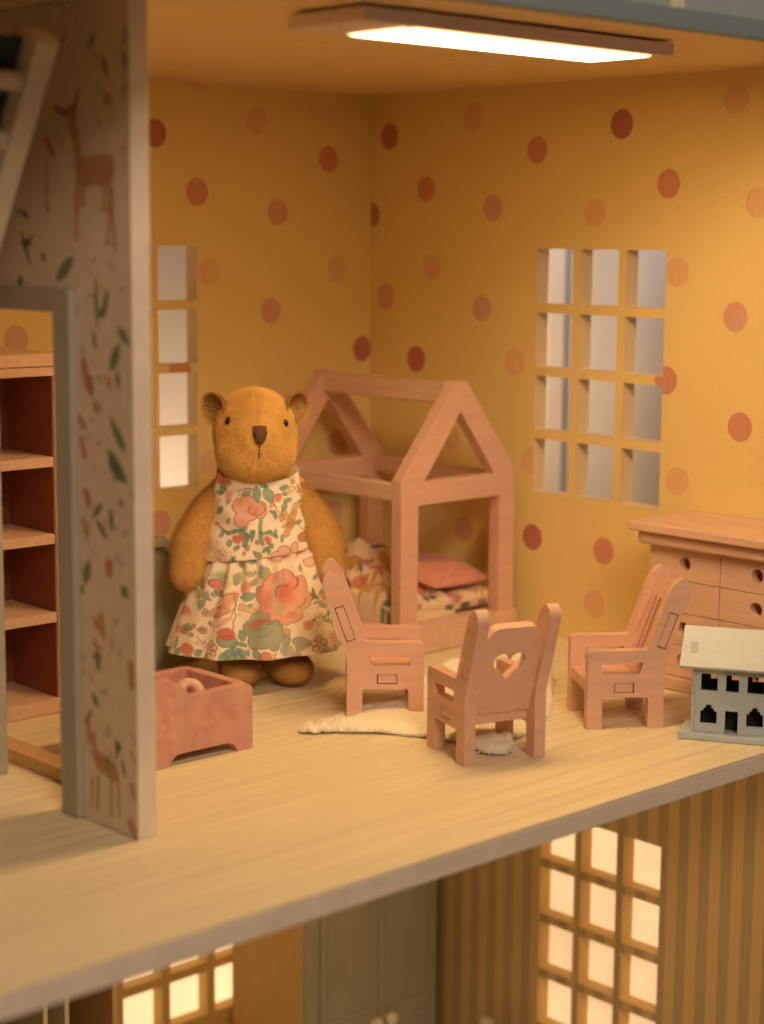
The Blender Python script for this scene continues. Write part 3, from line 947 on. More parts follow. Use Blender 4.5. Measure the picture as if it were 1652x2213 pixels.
obj('plinth', Bk(kx0, kx1, kf-.006, kb, .001, .061), MT['pinkx'], bk, bevel=0.003)

# ------------------------------------------------------------------ cradle and ring
cr = thing('toy_cradle', 'dusty pink wooden cradle with scooped side on the floor beside the partition', 'cradle', (-2.52, -1.66, 0))
cx_, cy_ = -2.52, -1.66
fc = lambda a, b, d: (a-cx_, d-cy_, b)
prof = [(-2.285, .0), (-2.356, .0), (-2.372, .030), (-2.40, .042), (-2.63, .042), (-2.652, .030), (-2.668, .0), (-2.80, .0), (-2.80, .335), (-2.66, .322),
        (-2.625, .305), (-2.575, .252), (-2.55, .246), (-2.285, .250)]
prof = rnd(prof, [.012, .008, .008, .01, .01, .008, .008, .01, .02, .02, .02, .02, .02, .028], 4)
for (y0, y1) in ((-1.853, -1.808), (-1.515, -1.470)):
    bm = bmesh.new()
    prism(bm, prof, [], fc, y0, y1)
    obj('side_panel', bm, MT['pinkv'], cr, bevel=0.006)
obj('foot_panel', B(-2.331-cx_, -2.2865-cx_, -1.8075-cy_, -1.5155-cy_, .043, .249), MT['pinkv'], cr, bevel=0.005)
obj('head_panel', B(-2.798-cx_, -2.754-cx_, -1.8075-cy_, -1.5155-cy_, .043, .330), MT['pinkv'], cr, bevel=0.005)
obj('bottom', B(-2.753-cx_, -2.3315-cx_, -1.8075-cy_, -1.5155-cy_, .044, .153), MT['pinkv'], cr)
bm = bmesh.new()
n1, n2 = 32, 16
vv = [[bm.verts.new(((.037+.0215*math.cos(2*math.pi*j/n2))*math.cos(2*math.pi*i/n1), (.037+.0215*math.cos(2*math.pi*j/n2))*math.sin(2*math.pi*i/n1), .024*math.sin(2*math.pi*j/n2))) for j in range(n2)] for i in range(n1)]
for i in range(n1):
    for j in range(n2):
        bm.faces.new((vv[i][j], vv[(i+1) % n1][j], vv[(i+1) % n1][(j+1) % n2], vv[i][(j+1) % n2]))
rg = obj('wooden_ring', bm, MT['pinkx'], smooth=True)
rg.location = (-2.445, -1.68, .205)
rg.rotation_euler = (R(58), R(12), R(-30))
tag(rg, 'small wooden ring lying inside the pink cradle', 'ring')
# ------------------------------------------------------------------ knitted blanket on the floor
out = [(-2.035, -1.80), (-2.01, -1.865), (-1.93, -1.905), (-1.80, -2.035), (-1.715, -2.185), (-1.665, -2.33), (-1.715, -2.50), (-1.66, -2.565), (-1.57, -2.53), (-1.50, -2.43), (-1.369, -2.42), (-1.20, -2.345), (-1.02, -2.22), (-.86, -2.08), (-.66, -1.90), (-.50, -1.74), (-.52, -1.60), (-.66, -1.47), (-.86, -1.44), (-1.05, -1.52), (-1.26, -1.62), (-1.40, -1.74), (-1.55, -1.72), (-1.70, -1.70), (-1.78, -1.745), (-1.93, -1.775)]
op = rnd(out, [.05]*len(out), 4)
gs = .016
pts = [(x+random.uniform(-.002, .002), y+random.uniform(-.002, .002)) for x in np.arange(-2.05, -.48, gs) for y in np.arange(-2.6, -1.42, gs)]
pts = [p for p in pts if pip(p, op)]
v, f = fill([op], pts)
oa = np.array(op)
ob = np.roll(oa, -1, axis=0)
def bl_h(x, y):
    d = ob-oa
    t = np.clip(((np.array([x, y])-oa)*d).sum(1)/(d*d).sum(1), 0, 1)
    ed = np.sqrt(((oa+d*t[:, None]-np.array([x, y]))**2).sum(1)).min()
    k = 1-math.exp(-ed/.011)
    m1 = .13*math.exp(-(((x+.74)/.20)**2+((y+1.84)/.20)**2))+.05*math.exp(-(((x+1.02)/.12)**2+((y+1.62)/.10)**2))
    m2 = .030*math.exp(-(((x+1.58)/.14)**2+((y+2.46)/.09)**2))
    m3 = .018*math.exp(-(((x+1.88)/.12)**2+((y+1.87)/.07)**2))
    fold = .010*math.sin(x*9+y*6)+.007*math.sin(y*16-x*8)
    dip = -.018*math.exp(-((ed-.05)/.03)**2)
    tip = .012*math.sin(120*(x*.75-y*.65)) if x < -1.86 else 0
    ruf = .0045*math.sin(150*(x*.9+y*.35))*math.exp(-ed/.035)
    ruf += .012*math.sin(x*83+y*31)*math.sin(y*97-x*41)*math.exp(-(((x+1.60)/.13)**2+((y+2.48)/.10)**2))
    return .0125+k*(.026+m1+m2+m3+fold+dip)+(tip+ruf)*min(1, ed/.004+.25)
bm = bmesh.new()
hs_ = [bl_h(p.x, p.y) for p in v]
tv = [bm.verts.new((p.x+1.4, p.y+2.0, max(h, .0123))) for p, h in zip(v, hs_)]
for t in f:
    c = ((v[t[0]].x+v[t[1]].x+v[t[2]].x)/3, (v[t[0]].y+v[t[1]].y+v[t[2]].y)/3)
    if pip(c, op):
        bm.faces.new([tv[i] for i in t])
for q_ in [q_ for q_ in bm.verts if not q_.link_faces]:
    bm.verts.remove(q_)
bk_ = obj('blanket', bm, MT['blanket'], smooth=True)
bk_.location = (-1.4, -2.0, 0)
md = bk_.modifiers.new('thickness', 'SOLIDIFY')
md.thickness = .012
md.offset = -1
tag(bk_, 'cream knitted blanket crumpled on the floor under the armchairs', 'blanket')

# loose yarn ends along its hem
bm = bmesh.new()
for i in range(len(op)):
    a_, b_ = Vector(op[i]), Vector(op[(i+1) % len(op)])
    e_ = b_-a_
    n_ = Vector((e_.y, -e_.x)).normalized()
    if pip(tuple((a_+b_)/2+n_*.01), op):
        n_ = -n_
    m_ = max(1, int(e_.length/.009))
    for j in range(m_):
        p_ = a_+e_*((j+random.random())/m_)
        l_ = random.uniform(.006, .026)
        d_ = (n_+e_.normalized()*random.uniform(-.7, .7)).normalized()*l_
        sd = Vector((-d_.y, d_.x)).normalized()*.0022
        z0, z1 = random.uniform(.006, .014), random.uniform(.001, .012)
        q0, q1, q2 = p_-n_*.006-sd, p_-n_*.006+sd, p_+d_
        v3 = [bm.verts.new((q0.x+1.4, q0.y+2.0, z0)), bm.verts.new((q1.x+1.4, q1.y+2.0, z0)), bm.verts.new((q2.x+1.4, q2.y+2.0, z1)), bm.verts.new(((q0.x+q1.x)/2+1.4, (q0.y+q1.y)/2+2.0, z0+.004))]
        for t_ in ((0, 1, 2), (1, 3, 2), (3, 0, 2)):
            bm.faces.new([v3[k_] for k_ in t_])
fr_ = obj('fringe', bm, MT['blanket'], bk_)
fr_['kind'] = 'stuff'

# ------------------------------------------------------------------ olive slide behind the bear
gc = thing('toy_slide', 'olive green wooden toy with a sloping top behind the bear', 'toy', (-1.85, -.62, 0))
bm = bmesh.new()
prism(bm, [(-2.35, .001), (-1.58, .001), (-1.58, .33), (-1.80, .545), (-2.35, .545)], [], lambda a, b, d: (a+1.85, d+.62, b), -.60, -.26)
obj('body', bm, MT['green'], gc, bevel=0.006)
bm = bmesh.new()
prism(bm, [(-2.38, .546), (-1.80, .546), (-1.555, .306), (-1.525, .335), (-1.79, .595), (-2.38, .595)], [], lambda a, b, d: (a+1.85, d+.62, b), -.64, -.24)
obj('sloping_top', bm, MT['green'], gc, bevel=0.008)
for x in (-2.05, -1.83, -1.66):
    obj('batten', B(x+1.85, x+.035+1.85, -.612+.62, -.6005+.62, .02, .33 if x > -1.7 else .5), MT['green'], gc, bevel=0.003)

# ------------------------------------------------------------------ ladder in the left room
ld = thing('toy_ladder', 'ivory leaning ladder with dark backing board in the left room', 'ladder', (-3.62, -2.0, 0))
top, bot = Vector((-2.335, 2.47)), Vector((-1.30, .72))
tdir = (top-bot).normalized()
nrm = Vector((-tdir.y, tdir.x))
def rail(xa, xb, o0, o1, l0, l1, m, name, **k):
    bm = bmesh.new()
    a = bot+tdir*l0
    b = bot+tdir*l1
    q4 = [tuple(a+nrm*o0), tuple(b+nrm*o0), tuple(b+nrm*o1), tuple(a+nrm*o1)]
    prism(bm, rnd(q4, [.0, .02, .02, .0], 3), [], lambda y, z, d: (d+3.62, y+2.0, z), xa, xb)
    return obj(name, bm, m, ld, bevel=0.006)
LL = (top-bot).length
rail(-3.49, -3.42, -.03, .06, 0, LL, MT['white'], 'rail')
rail(-3.92, -3.85, -.03, .06, 0, LL, MT['white'], 'rail')
k = .12
while k < LL-.1:
    rail(-3.8498, -3.4902, .0, .045, LL-k-.05, LL-k, MT['white'], 'rung')
    k += .19
rail(-3.8497, -3.4903, -.0295, -.015, .02, LL-.03, MT['teal'], 'backing_board')
# it stands on a platform of its own
obj('platform', B(-3.95+3.62, -3.40+3.62, -1.42+2.0, -.9+2.0, .62, .70), MT['white'], ld, bevel=0.006)
for x in (-3.93, -3.46):
    obj('post', B(x+3.62, x+.05+3.62, -1.40+2.0, -1.34+2.0, .001, .6195), MT['white'], ld)
    obj('post', B(x+3.62, x+.05+3.62, -.98+2.0, -.92+2.0, .001, .6195), MT['white'], ld)

# ------------------------------------------------------------------ lower room furniture
wd = thing('wardrobe', 'grey green wardrobe with two doors and round knobs in the lower room', 'wardrobe', (-.545, -.36, LZ))
wx0, wx1, wf = -1.003, -.118, -.66
def Bw(x0, x1, y0, y1, z0, z1):
    return B(x0+.545, x1+.545, y0+.36, y1+.36, z0-LZ, z1-LZ)
obj('carcass', Bw(wx0+.003, wx1-.003, wf+.0205, -.08, LZ+.001, -.42), MT['mustard'], wd, bevel=0.005)  # mustard puts the warm light on the wardrobe's side into its colour
obj('face_frame', Bw(wx0, wx1, wf, wf+.020, LZ+.001, -.418), MT['wardrobe'], wd, bevel=0.004)
for (xa, xb, hs1) in ((wx0+.085, -.545-.004, 1), (-.545+.004, wx1-.075, -1)):
    dd = obj('door', Bw(xa, xb, wf-.022, wf-.0005, LZ+.10, -.50), MT['wardrobe'], wd, bevel=0.004)
    for (z0, z1) in ((-1.93, -.56), (LZ+.16, -2.02)):
        bm = bmesh.new()
        fw = lambda a, b, d: (a+.545, d+.36, b-LZ)
        prism(bm, rect(xa+.035, xb-.035, z0, z1), [rect(xa+.06, xb-.06, z0+.025, z1-.025)], fw, wf-.030, wf-.0225)
        obj('moulding', bm, MT['wardrobe'], dd, bevel=0.003)
    kx = (xb-.045) if hs1 == 1 else (xa+.045)
    bm = bmesh.new()
    ellipsoid(bm, (kx+.545, wf-.072+.36, -1.985-LZ), (.036, .030, .036), None, 20, 14)
    bmesh.ops.create_cone(bm, cap_ends=True, segments=14, radius1=.016, radius2=.016, depth=.03,
                          matrix=Matrix.Translation((kx+.545, wf-.0375+.36, -1.985-LZ)) @ Matrix.Rotation(R(90), 4, 'X'))
    obj('knob', bm, MT['white'], dd, smooth=True)

sh = thing('brown_bookcase', 'dark brown bookcase with pale uprights beside the lower window', 'bookcase', (-2.4, -.30, LZ))
def Bs(x0, x1, y0, y1, z0, z1):
    return B(x0+2.4, x1+2.4, y0+.30, y1+.30, z0-LZ, z1-LZ)
obj('side_panel', Bs(-2.010, -1.985, -.50, -.06, LZ+.001, -1.25), MT['tan'], sh, bevel=0.003)
obj('side_panel', Bs(-2.85, -2.825, -.50, -.06, LZ+.001, -1.25), MT['tan'], sh, bevel=0.003)
for x in (-2.262, -2.372):
    obj('upright', Bs(x, x+.022, -.50, -.075, LZ+.03, -1.2755), MT['white'], sh, bevel=0.002)
obj('back_panel', Bs(-2.8245, -2.0105, -.07, -.06, LZ+.03, -1.2755), MT['brown'], sh)
obj('top_panel', Bs(-2.8245, -2.0105, -.50, -.0705, -1.275, -1.2505), MT['brown'], sh)
obj('shelf', Bs(-2.2395, -2.0105, -.44, -.0705, -2.05, -2.03), MT['brown'], sh)
obj('shelf', Bs(-2.8245, -2.3725, -.44, -.0705, -2.05, -2.03), MT['brown'], sh)
cs = obj('sofa_cushion', cushion_mesh('sofa_cushion', .2, .2, .12, 21, 70, .02, 60, .5), MT['bedcloth'])
cs.location = (-.20, -1.14, -2.20)
cs.rotation_euler = (R(90), R(0), R(72))
tag(cs, 'pale patterned cushion propped up by the striped wall', 'cushion')
so = thing('toy_sofa', 'low sofa under the striped wall in the lower room', 'sofa', (-.3, -1.3, LZ))
obj('seat', B(-.15, .25, -.5, .5, .001, .29), MT['wardrobe'], so, bevel=0.02)
obj('armrest', B(-.15, .25, .5005, .60, .001, .36), MT['wardrobe'], so, bevel=0.02)

# an upright board outside the side window
pb = obj('upright_board', B(0, .06, 0, .12, 0, 4.9), MT['backdrop'], bevel=0.01)
pb.location = (0.90, -.545, -2.86)
tag(pb, 'pale upright board standing outside the side window', 'board')

# ------------------------------------------------------------------ plush bear
bear = thing('plush_bear', 'golden plush bear standing in a sleeveless floral dress', 'plush toy', (-1.615, -1.06, 0), R(-37))
# front is local -y, local +x is to our right
bm = bmesh.new()
ellipsoid(bm, (0, .0, .50), (.185, .155, .34))
ellipsoid(bm, (0, 0, .80), (.14, .12, .12))
HC = Vector((-.012, -.03, 1.074))
ellipsoid(bm, HC, (.174, .170, .192), None, 40, 28)
ellipsoid(bm, HC+Vector((0, -.045, -.07)), (.166, .150, .140), None, 40, 28)
ellipsoid(bm, HC+Vector((.008, -.135, -.015)), (.092, .074, .100), None, 32, 20)
def chain(pts, rads):
    for (a, ra), (b, rb) in zip(list(zip(pts, rads)), list(zip(pts, rads))[1:]):
        for i in range(8):
            t = i/7
            r_ = ra+(rb-ra)*t
            ellipsoid(bm, Vector(a).lerp(Vector(b), t), (r_, r_, r_), None, 20, 14)
for s_ in (-1, 1):
    chain([(s_*.130, .02, .845), (s_*.215, .005, .74), (s_*.275, -.015, .62), (s_*.295, -.05, .49)], [.058, .074, .088, .074])
chain([(-.085, 0, .30), (-.085, -.01, .10)], [.095, .090])
chain([(.095, 0, .30), (.105, -.01, .10)], [.095, .090])
ellipsoid(bm, (-.076, -.078, .072), (.092, .125, .070), Matrix.Rotation(R(6), 3, 'Z'))
ellipsoid(bm, (.132, -.062, .072), (.092, .130, .070), Matrix.Rotation(R(24), 3, 'Z'))
me = bpy.data.meshes.new('body_cage')
bm.to_mesh(me)
bm.free()
tmp = bpy.data.objects.new('body_cage', me)
COL.objects.link(tmp)
md = tmp.modifiers.new('r', 'REMESH')
md.mode = 'VOXEL'
md.voxel_size = .011
md = tmp.modifiers.new('s', 'SMOOTH')
md.factor = .6
md.iterations = 12
dg = bpy.context.evaluated_depsgraph_get()
bme = bpy.data.meshes.new_from_object(tmp.evaluated_get(dg))
bpy.data.objects.remove(tmp)
nv = len(bme.vertices)
co = np.empty(nv*3, np.float32)
bme.vertices.foreach_get('co', co)
co = co.reshape(-1, 3)
zmin = co[:, 2].min()
co[:, 2] -= zmin-.001
# the seam down the face is drawn in a little
hm = (co[:, 2] > .86) & (co[:, 1] < -.02)
co[hm, 1] += .006*np.exp(-((co[hm, 0]-HC.x)/.007)**2)*np.clip((co[hm, 2]-.87)/.05, 0, 1)
bme.vertices.foreach_set('co', co.reshape(-1))
bme.update()
bme.name = 'body'
body = obj('body', bme, MT['fur'], bear, smooth=True)
from mathutils.bvhtree import BVHTree
bvh = BVHTree.FromPolygons([Vector(c) for c in co], [tuple(p.vertices) for p in bme.polygons])
def surf(x, z, fr=(0, -1, 0)):
    h = bvh.ray_cast(Vector((x, -1, z)), Vector((0, 1, 0)))
    return h[0], h[1]

# ears: cupped pads with dark lining
for s_ in (-1, 1):
    ang = R(-24 if s_ < 0 else 18)
    e = Matrix.Rotation(R(38*s_), 3, 'Z') @ Matrix.Rotation(R(22*s_), 3, 'Y')
    bm = bmesh.new()
    n1, n2 = 28, 14
    cpos = HC+Vector((-.156 if s_ < 0 else .158, -.012 if s_ < 0 else -.005, .108))
    def ep(u, v, inner):
        # u round the rim, v from centre (0) to rim (1): a shallow cup opening to the front
        r_ = v
        x = .061*r_*math.cos(u)
        z = .064*r_*math.sin(u)
        y = -.034*r_**2.2+(.0 if inner else .022*(1-r_**4)+.004)
        return cpos+e @ Vector((x, y, z))
    for inner in (False,):
        rings = [[bm.verts.new(ep(2*math.pi*i/n1, (j+.3)/(n2+.3), inner)) for i in range(n1)] for j in range(n2+1)]
        rings_i = [[bm.verts.new(ep(2*math.pi*i/n1, (j+.3)/(n2+.3), True)) for i in range(n1)] for j in range(n2+1)]
        for rg_ in (rings, rings_i):
            for a_, b_ in zip(rg_, rg_[1:]):
                for i in range(n1):
                    bm.faces.new((a_[i], a_[(i+1) % n1], b_[(i+1) % n1], b_[i]))
            bm.faces.new(rg_[0])
        for i in range(n1):
            bm.faces.new((rings[-1][i], rings[-1][(i+1) % n1], rings_i[-1][(i+1) % n1], rings_i[-1][i]))
    ear = obj('ear', bm, MT['fur'], bear, smooth=True)
    bm = bmesh.new()
    rr_ = [[bm.verts.new(ep(2*math.pi*i/n1, .9*(j+.3)/(n2+.3), True)+e @ Vector((0, -.003, 0))) for i in range(n1)] for j in range(n2+1)]
    for a_, b_ in zip(rr_, rr_[1:]):
        for i in range(n1):
            bm.faces.new((a_[i], a_[(i+1) % n1], b_[(i+1) % n1], b_[i]))
    bm.faces.new(rr_[0])
    obj('ear_lining', bm, MT['earin'], ear, smooth=True)
# eyes
for x, z in ((-.126, 1.136), (.110, 1.126)):
    h, n = surf(x, z)
    bm = bmesh.new()
    q_ = n.to_track_quat('Y', 'Z').to_matrix()
    ellipsoid(bm, h+n*.003, (.0120, .009, .0165), q_, 18, 12)
    obj('eye', bm, MT['eye'], bear, smooth=True)
# nose: a stitched shield, and the mouth seam under it
NX, NZ = .000, 1.086
ns = rnd([(-.029, .036), (.029, .036), (.029, -.005), (.011, -.037), (-.011, -.037), (-.029, -.005)], [.010, .010, .02, .012, .012, .02], 4)
v, f = fill([ns], [(x, z) for x in np.arange(-.026, .028, .006) for z in np.arange(-.033, .036, .006) if pip((x, z), ns)])
bm = bmesh.new()
vv = []
for p in v:
    h, n = surf(NX+p.x, NZ+p.y)
    rad_ = min(1, math.hypot(p.x/.031, p.y/.042))
    vv.append(bm.verts.new(h+n*(.004+.014*(1-rad_**3))))
for t in f:
    c = ((v[t[0]].x+v[t[1]].x+v[t[2]].x)/3, (v[t[0]].y+v[t[1]].y+v[t[2]].y)/3)
    if pip(c, ns):
        bm.faces.new([vv[i] for i in t])
obj('nose', bm, MT['nose'], bear, smooth=True)
bm = bmesh.new()
mp_ = []
for i in range(14):
    h, n = surf(NX-.003*i/13, NZ-.036-.062*i/13)
    mp_.append(h+n*.002)
tube(bm, mp_, [.0028]*6+[.002]*5+[.003]*3, 8)
obj('mouth', bm, MT['thread'], bear, smooth=True)

# pile of the plush: thin single-triangle blades lying along the fur's direction
def pile(mesh, count, seed, keep, flow, length, width, lift, name, parent):
    rr = np.random.default_rng(seed)
    mesh.calc_loop_triangles()
    tr = np.empty(len(mesh.loop_triangles)*3, np.int32)
    mesh.loop_triangles.foreach_get('vertices', tr)
    tr = tr.reshape(-1, 3)
    c_ = np.empty(len(mesh.vertices)*3, np.float32)
    mesh.vertices.foreach_get('co', c_)
    c_ = c_.reshape(-1, 3)
    a, b, c = c_[tr[:, 0]], c_[tr[:, 1]], c_[tr[:, 2]]
    nn = np.cross(b-a, c-a)
    ar = np.linalg.norm(nn, axis=1)
    cen = (a+b+c)/3
    wgt = ar*keep(cen)
    pick = rr.choice(len(tr), count, p=wgt/wgt.sum())
    u, v = rr.random(count), rr.random(count)
    fl_ = u+v > 1
    u[fl_], v[fl_] = 1-u[fl_], 1-v[fl_]
    p = a[pick]+(b-a)[pick]*u[:, None]+(c-a)[pick]*v[:, None]
    n = nn[pick]/ar[pick][:, None]
    d = flow(p, n)+rr.normal(0, .28, (count, 3))
    d -= n*(d*n).sum(1)[:, None]
    d /= np.linalg.norm(d, axis=1)[:, None]+1e-9
    s = np.cross(n, d)
    ln = (length(p)*rr.uniform(.6, 1.25, count))[:, None]
    lf = (lift*rr.uniform(.5, 1.5, count))[:, None]
    tip = p+d*ln*(1-lf*.4)+n*ln*lf
    base = p-n*.001
    V = np.stack([base-s*width, base+s*width, tip], 1).reshape(-1, 3)
    me = bpy.data.meshes.new(name)
    me.vertices.add(len(V))
    me.vertices.foreach_set('co', V.astype(np.float32).reshape(-1))
    me.loops.add(len(V))
    me.loops.foreach_set('vertex_index', np.arange(len(V), dtype=np.int32))
    me.polygons.add(count)
    me.polygons.foreach_set('loop_start', np.arange(0, len(V), 3, dtype=np.int32))
    me.update(calc_edges=True)
    o = obj(name, me, MT['furblade'], parent)
    o['kind'] = 'stuff'
    return o
nose_p = np.array([NX, -.24, NZ])
def keep(c):
    head = c[:, 2] > .862
    arm = (np.abs(c[:, 0]) > .16) & (c[:, 2] < .87)
    leg = c[:, 2] < .22
    bare = np.ones(len(c))
    for ex, ez, er in ((-.126, 1.136, .022), (.110, 1.126, .022), (NX, NZ, .042), (NX, NZ-.07, .008)):
        bare[(np.hypot(c[:, 0]-ex, c[:, 2]-ez) < er) & (c[:, 1] < 0)] = .02
    front = .15+.85*(c[:, 1] < .10)
    return (head*1.2+arm*1.1+leg*.8)*front*bare+1e-9
def flow(p, n):
    d = np.zeros_like(p)
    h = p[:, 2] > .862
    d[h] = p[h]-nose_p
    d[h] /= np.linalg.norm(d[h], axis=1)[:, None]
    d[~h] = np.array([0, -.25, -1.0])
    low = p[:, 2] < .22
    d[low] = np.array([0, -.8, -.6])
    return d
def flen(p):
    return np.where(p[:, 2] > .862, .019, np.where(p[:, 2] < .22, .018, .030))
pile(bme, 150000, 3, keep, flow, flen, .00095, .40, 'plush_pile', bear)
for ear in [c for c in bear.children if c.name.startswith('ear') and not c.name.startswith('ear_lining')]:
    cz = np.mean([tuple(v_.co) for v_ in ear.data.vertices], axis=0)
    pile(ear.data, 7000, 8, lambda c: np.ones(len(c)), lambda p, n: (p-cz)*12+np.array([0, 0, .1]), lambda p: np.full(len(p), .015), .0010, .4, 'plush_pile', ear)

# dress print, drawn in sheet units (one unit = 1/2100 of the dress' width)
CREAM = (0.90, 0.80, 0.63)
TEAL, OLIVE, CORAL, PINKC, RED, BRN, OCH, LIL, ORG = (0.19, 0.33, 0.25), (0.24, 0.31, 0.14), (0.68, 0.24, 0.17), (0.78, 0.42, 0.33), (0.60, 0.13, 0.10), (0.22, 0.07, 0.025), (0.62, 0.36, 0.07), (0.48, 0.30, 0.30), (0.72, 0.34, 0.13)
def paint_dress(X, Y):
    """X, Y: position on the cloth in sheet units, Y grows downwards"""
    s = Sheet(X, Y, CREAM)
    s.wob = (5*np.sin(X/33+Y/51)+2.5*np.sin(Y/17-X/31), 5*np.sin(Y/37-X/47)+2.5*np.sin(X/19+Y/23))
    E_ = 5
    def blob(parts, col, a=.9, line=True, soft=14, lw=4):
        d = None
        for (x, y, r_) in parts:
            q = s.ell(x, y, r_, r_)
            d = q if d is None else np.minimum(d, q)
        s.lay(ss(d, soft), col, a)
        if line:
            s.lay(ss(np.abs(d+2)-lw, 3), BRN, .75)
        return d
    def leaf(x, y, l_, wd, ang, col=TEAL, line=True):
        dx, dy = math.cos(R(ang))*l_/2, math.sin(R(ang))*l_/2
        d = s.leaf(x-dx, y-dy, x+dx, y+dy, wd)
        s.lay(ss(d, 6), col, .85)
        if line:
            s.lay(ss(np.abs(d)-2.4, 3), tuple(c*.4 for c in col), .7)
    def stroke(pts, lw=4, col=BRN):
        for a, b in zip(pts, pts[1:]):
            s.lay(ss(s.seg(*a, *b)-lw, 3), col, .8)
    def arc(cx, cy, r_, a0, a1, lw=4, col=BRN, n=9):
        stroke([(cx+r_*math.cos(R(a0+(a1-a0)*i/n)), cy+r_*math.sin(R(a0+(a1-a0)*i/n))) for i in range(n+1)], lw, col)
    def daisy(x, y, r_, col=PINKC, line=BRN):
        for k_ in range(5):
            an = k_*1.2566-.3
            d = s.ell(x+r_*.62*math.cos(an), y+r_*.62*math.sin(an), r_*.40, r_*.40)
            s.lay(ss(d, 4), col, .45)
            s.lay(ss(np.abs(d)-3.5, 2.5), line, .85)
        d = s.ell(x, y, r_*.24, r_*.24)
        s.lay(ss(d, 3), CREAM, .9)
        s.lay(ss(np.abs(d)-3, 2.5), line, .85)
    # --- bodice
    d = blob([(690, 440, 62), (760, 405, 72), (845, 440, 64), (865, 495, 48), (700, 545, 66), (770, 480, 70)], PINKC)
    s.lay(ss(s.ell(790, 460, 55, 42), 26), CORAL, .55)
    s.lay(ss(s.ell(690, 400, 50, 30, -25), 24), CORAL, .6)
    s.lay(ss(s.ell(720, 570, 45, 25), 20), CORAL, .5)
    arc(800, 465, 34, 20, 250, 3)
    arc(830, 450, 62, -60, 120, 3)
    stroke([(690, 350), (680, 300), (740, 280), (800, 285), (790, 340)], 4)
    for l_ in ((545, 292, 95, 24, 100), (590, 385, 70, 22, 100), (525, 480, 80, 24, -40), (835, 330, 120, 34, 80), (930, 340, 130, 40, 75), (1070, 280, 80, 24, 5), (1078, 332, 60, 18, 0),
               (1098, 390, 70, 22, -30), (1062, 445, 70, 22, -60), (990, 500, 75, 16, 85), (745, 320, 80, 20, -30), (600, 755, 60, 22, 80), (655, 785, 60, 18, -60), (790, 680, 90, 20, 105),
               (905, 795, 70, 22, -30), (952, 765, 60, 20, 50), (835, 840, 85, 28, 40), (790, 910, 65, 22, 0), (700, 942, 60, 22, 60), (1050, 710, 60, 15, 90), (520, 330, 60, 14, 10), (1325, 740, 120, 26, 85), (890, 260, 80, 22, 20)):
        leaf(*l_)
    blob([(590, 352, 32)], PINKC, .9, False)
    blob([(545, 210, 42), (585, 235, 30), (520, 240, 30)], RED, .85, False)
    blob([(1015, 368, 42)], CORAL, .95, False, 8)
    arc(1015, 385, 55, 110, 290, 3.5)
    for pts, wd in ((((575, 665), (640, 640), (700, 640)), 16), (((700, 640), (745, 680), (715, 760)), 22), (((858, 560), (860, 640), (872, 745)), 17), (((880, 655), (940, 650), (995, 690)), 15), (((520, 700), (545, 650), (580, 660)), 12), (((520, 620), (550, 650)), 9)):
        for a, b in zip(pts, pts[1:]):
            dd = s.seg(*a, *b)-wd
            s.lay(ss(dd, 5), TEAL, .85)
            s.lay(ss(np.abs(dd)-2.5, 3), tuple(c*.4 for c in TEAL), .45)
    blob([(655, 712, 38), (690, 695, 30)], RED, .85, False, 10)
    blob([(915, 705, 28), (922, 735, 20)], RED, .85, False, 10)
    # a small tan animal figure among the flowers
    tan = (0.62, 0.32, 0.13)
    for (a, b, c, d_, r_) in ((1175, 440, 1150, 500, 26), (1140, 510, 1120, 590, 30), (1130, 590, 1090, 680, 26), (1060, 500, 1110, 560, 22), (1085, 590, 1065, 610, 16), (1035, 515, 1040, 545, 18)):
        dd = s.seg(a, b, c, d_)-r_
        s.lay(ss(dd, 5), tan, .75)
        s.lay(ss(np.abs(dd)-2.6, 2.5), BRN, .6)
    stroke([(960, 370), (985, 430), (1035, 490)], 3)
    stroke([(1170, 590), (1210, 640), (1290, 620)], 3)
    rr = np.random.default_rng(2)
    for _ in range(48):
        s.lay(ss(s.ell(rr.normal(512, 42), rr.normal(850, 40), 7, 7), 5), (0.60, 0.22, 0.17), .6)
    for _ in range(14):
        x, y = rr.uniform(1130, 1250), 0
        y = 235+(x-1130)*1.3+rr.normal(0, 22)
        d = s.ell(x, y, 17, 17)
        s.lay(ss(d, 3), OCH, .25)
        s.lay(ss(np.abs(d)-3, 2.5), (0.36, 0.19, 0.03), .8)
    stroke([(1100, 215), (1180, 205)], 3)
    blob([(1060, 815, 48), (1150, 795, 42), (1000, 860, 45)], PINKC, .75)
    s.lay(ss(s.seg(960, 890, 1300, 835)-26, 18), PINKC, .65)
    s.lay(ss(s.seg(1180, 850, 1300, 830)-9, 6), CORAL, .7)
    blob([(1230, 715, 45), (1285, 670, 48)], RED, .75)
    stroke([(1250, 560), (1247, 590)], 3)
    for k_ in range(6):
        leaf(625+12*math.cos(k_*1.05), 885+16*math.sin(k_*1.05), 40, 8, k_*60, (0.12, 0.25, 0.22), False)
    # --- skirt
    blob([(505, 1040, 42), (555, 1030, 36)], (0.30, 0.42, 0.26), .8, False, 22)
    blob([(560, 1085, 48)], OCH, .6, False, 26)
    blob([(470, 1112, 42)], CORAL, .9, True, 8)
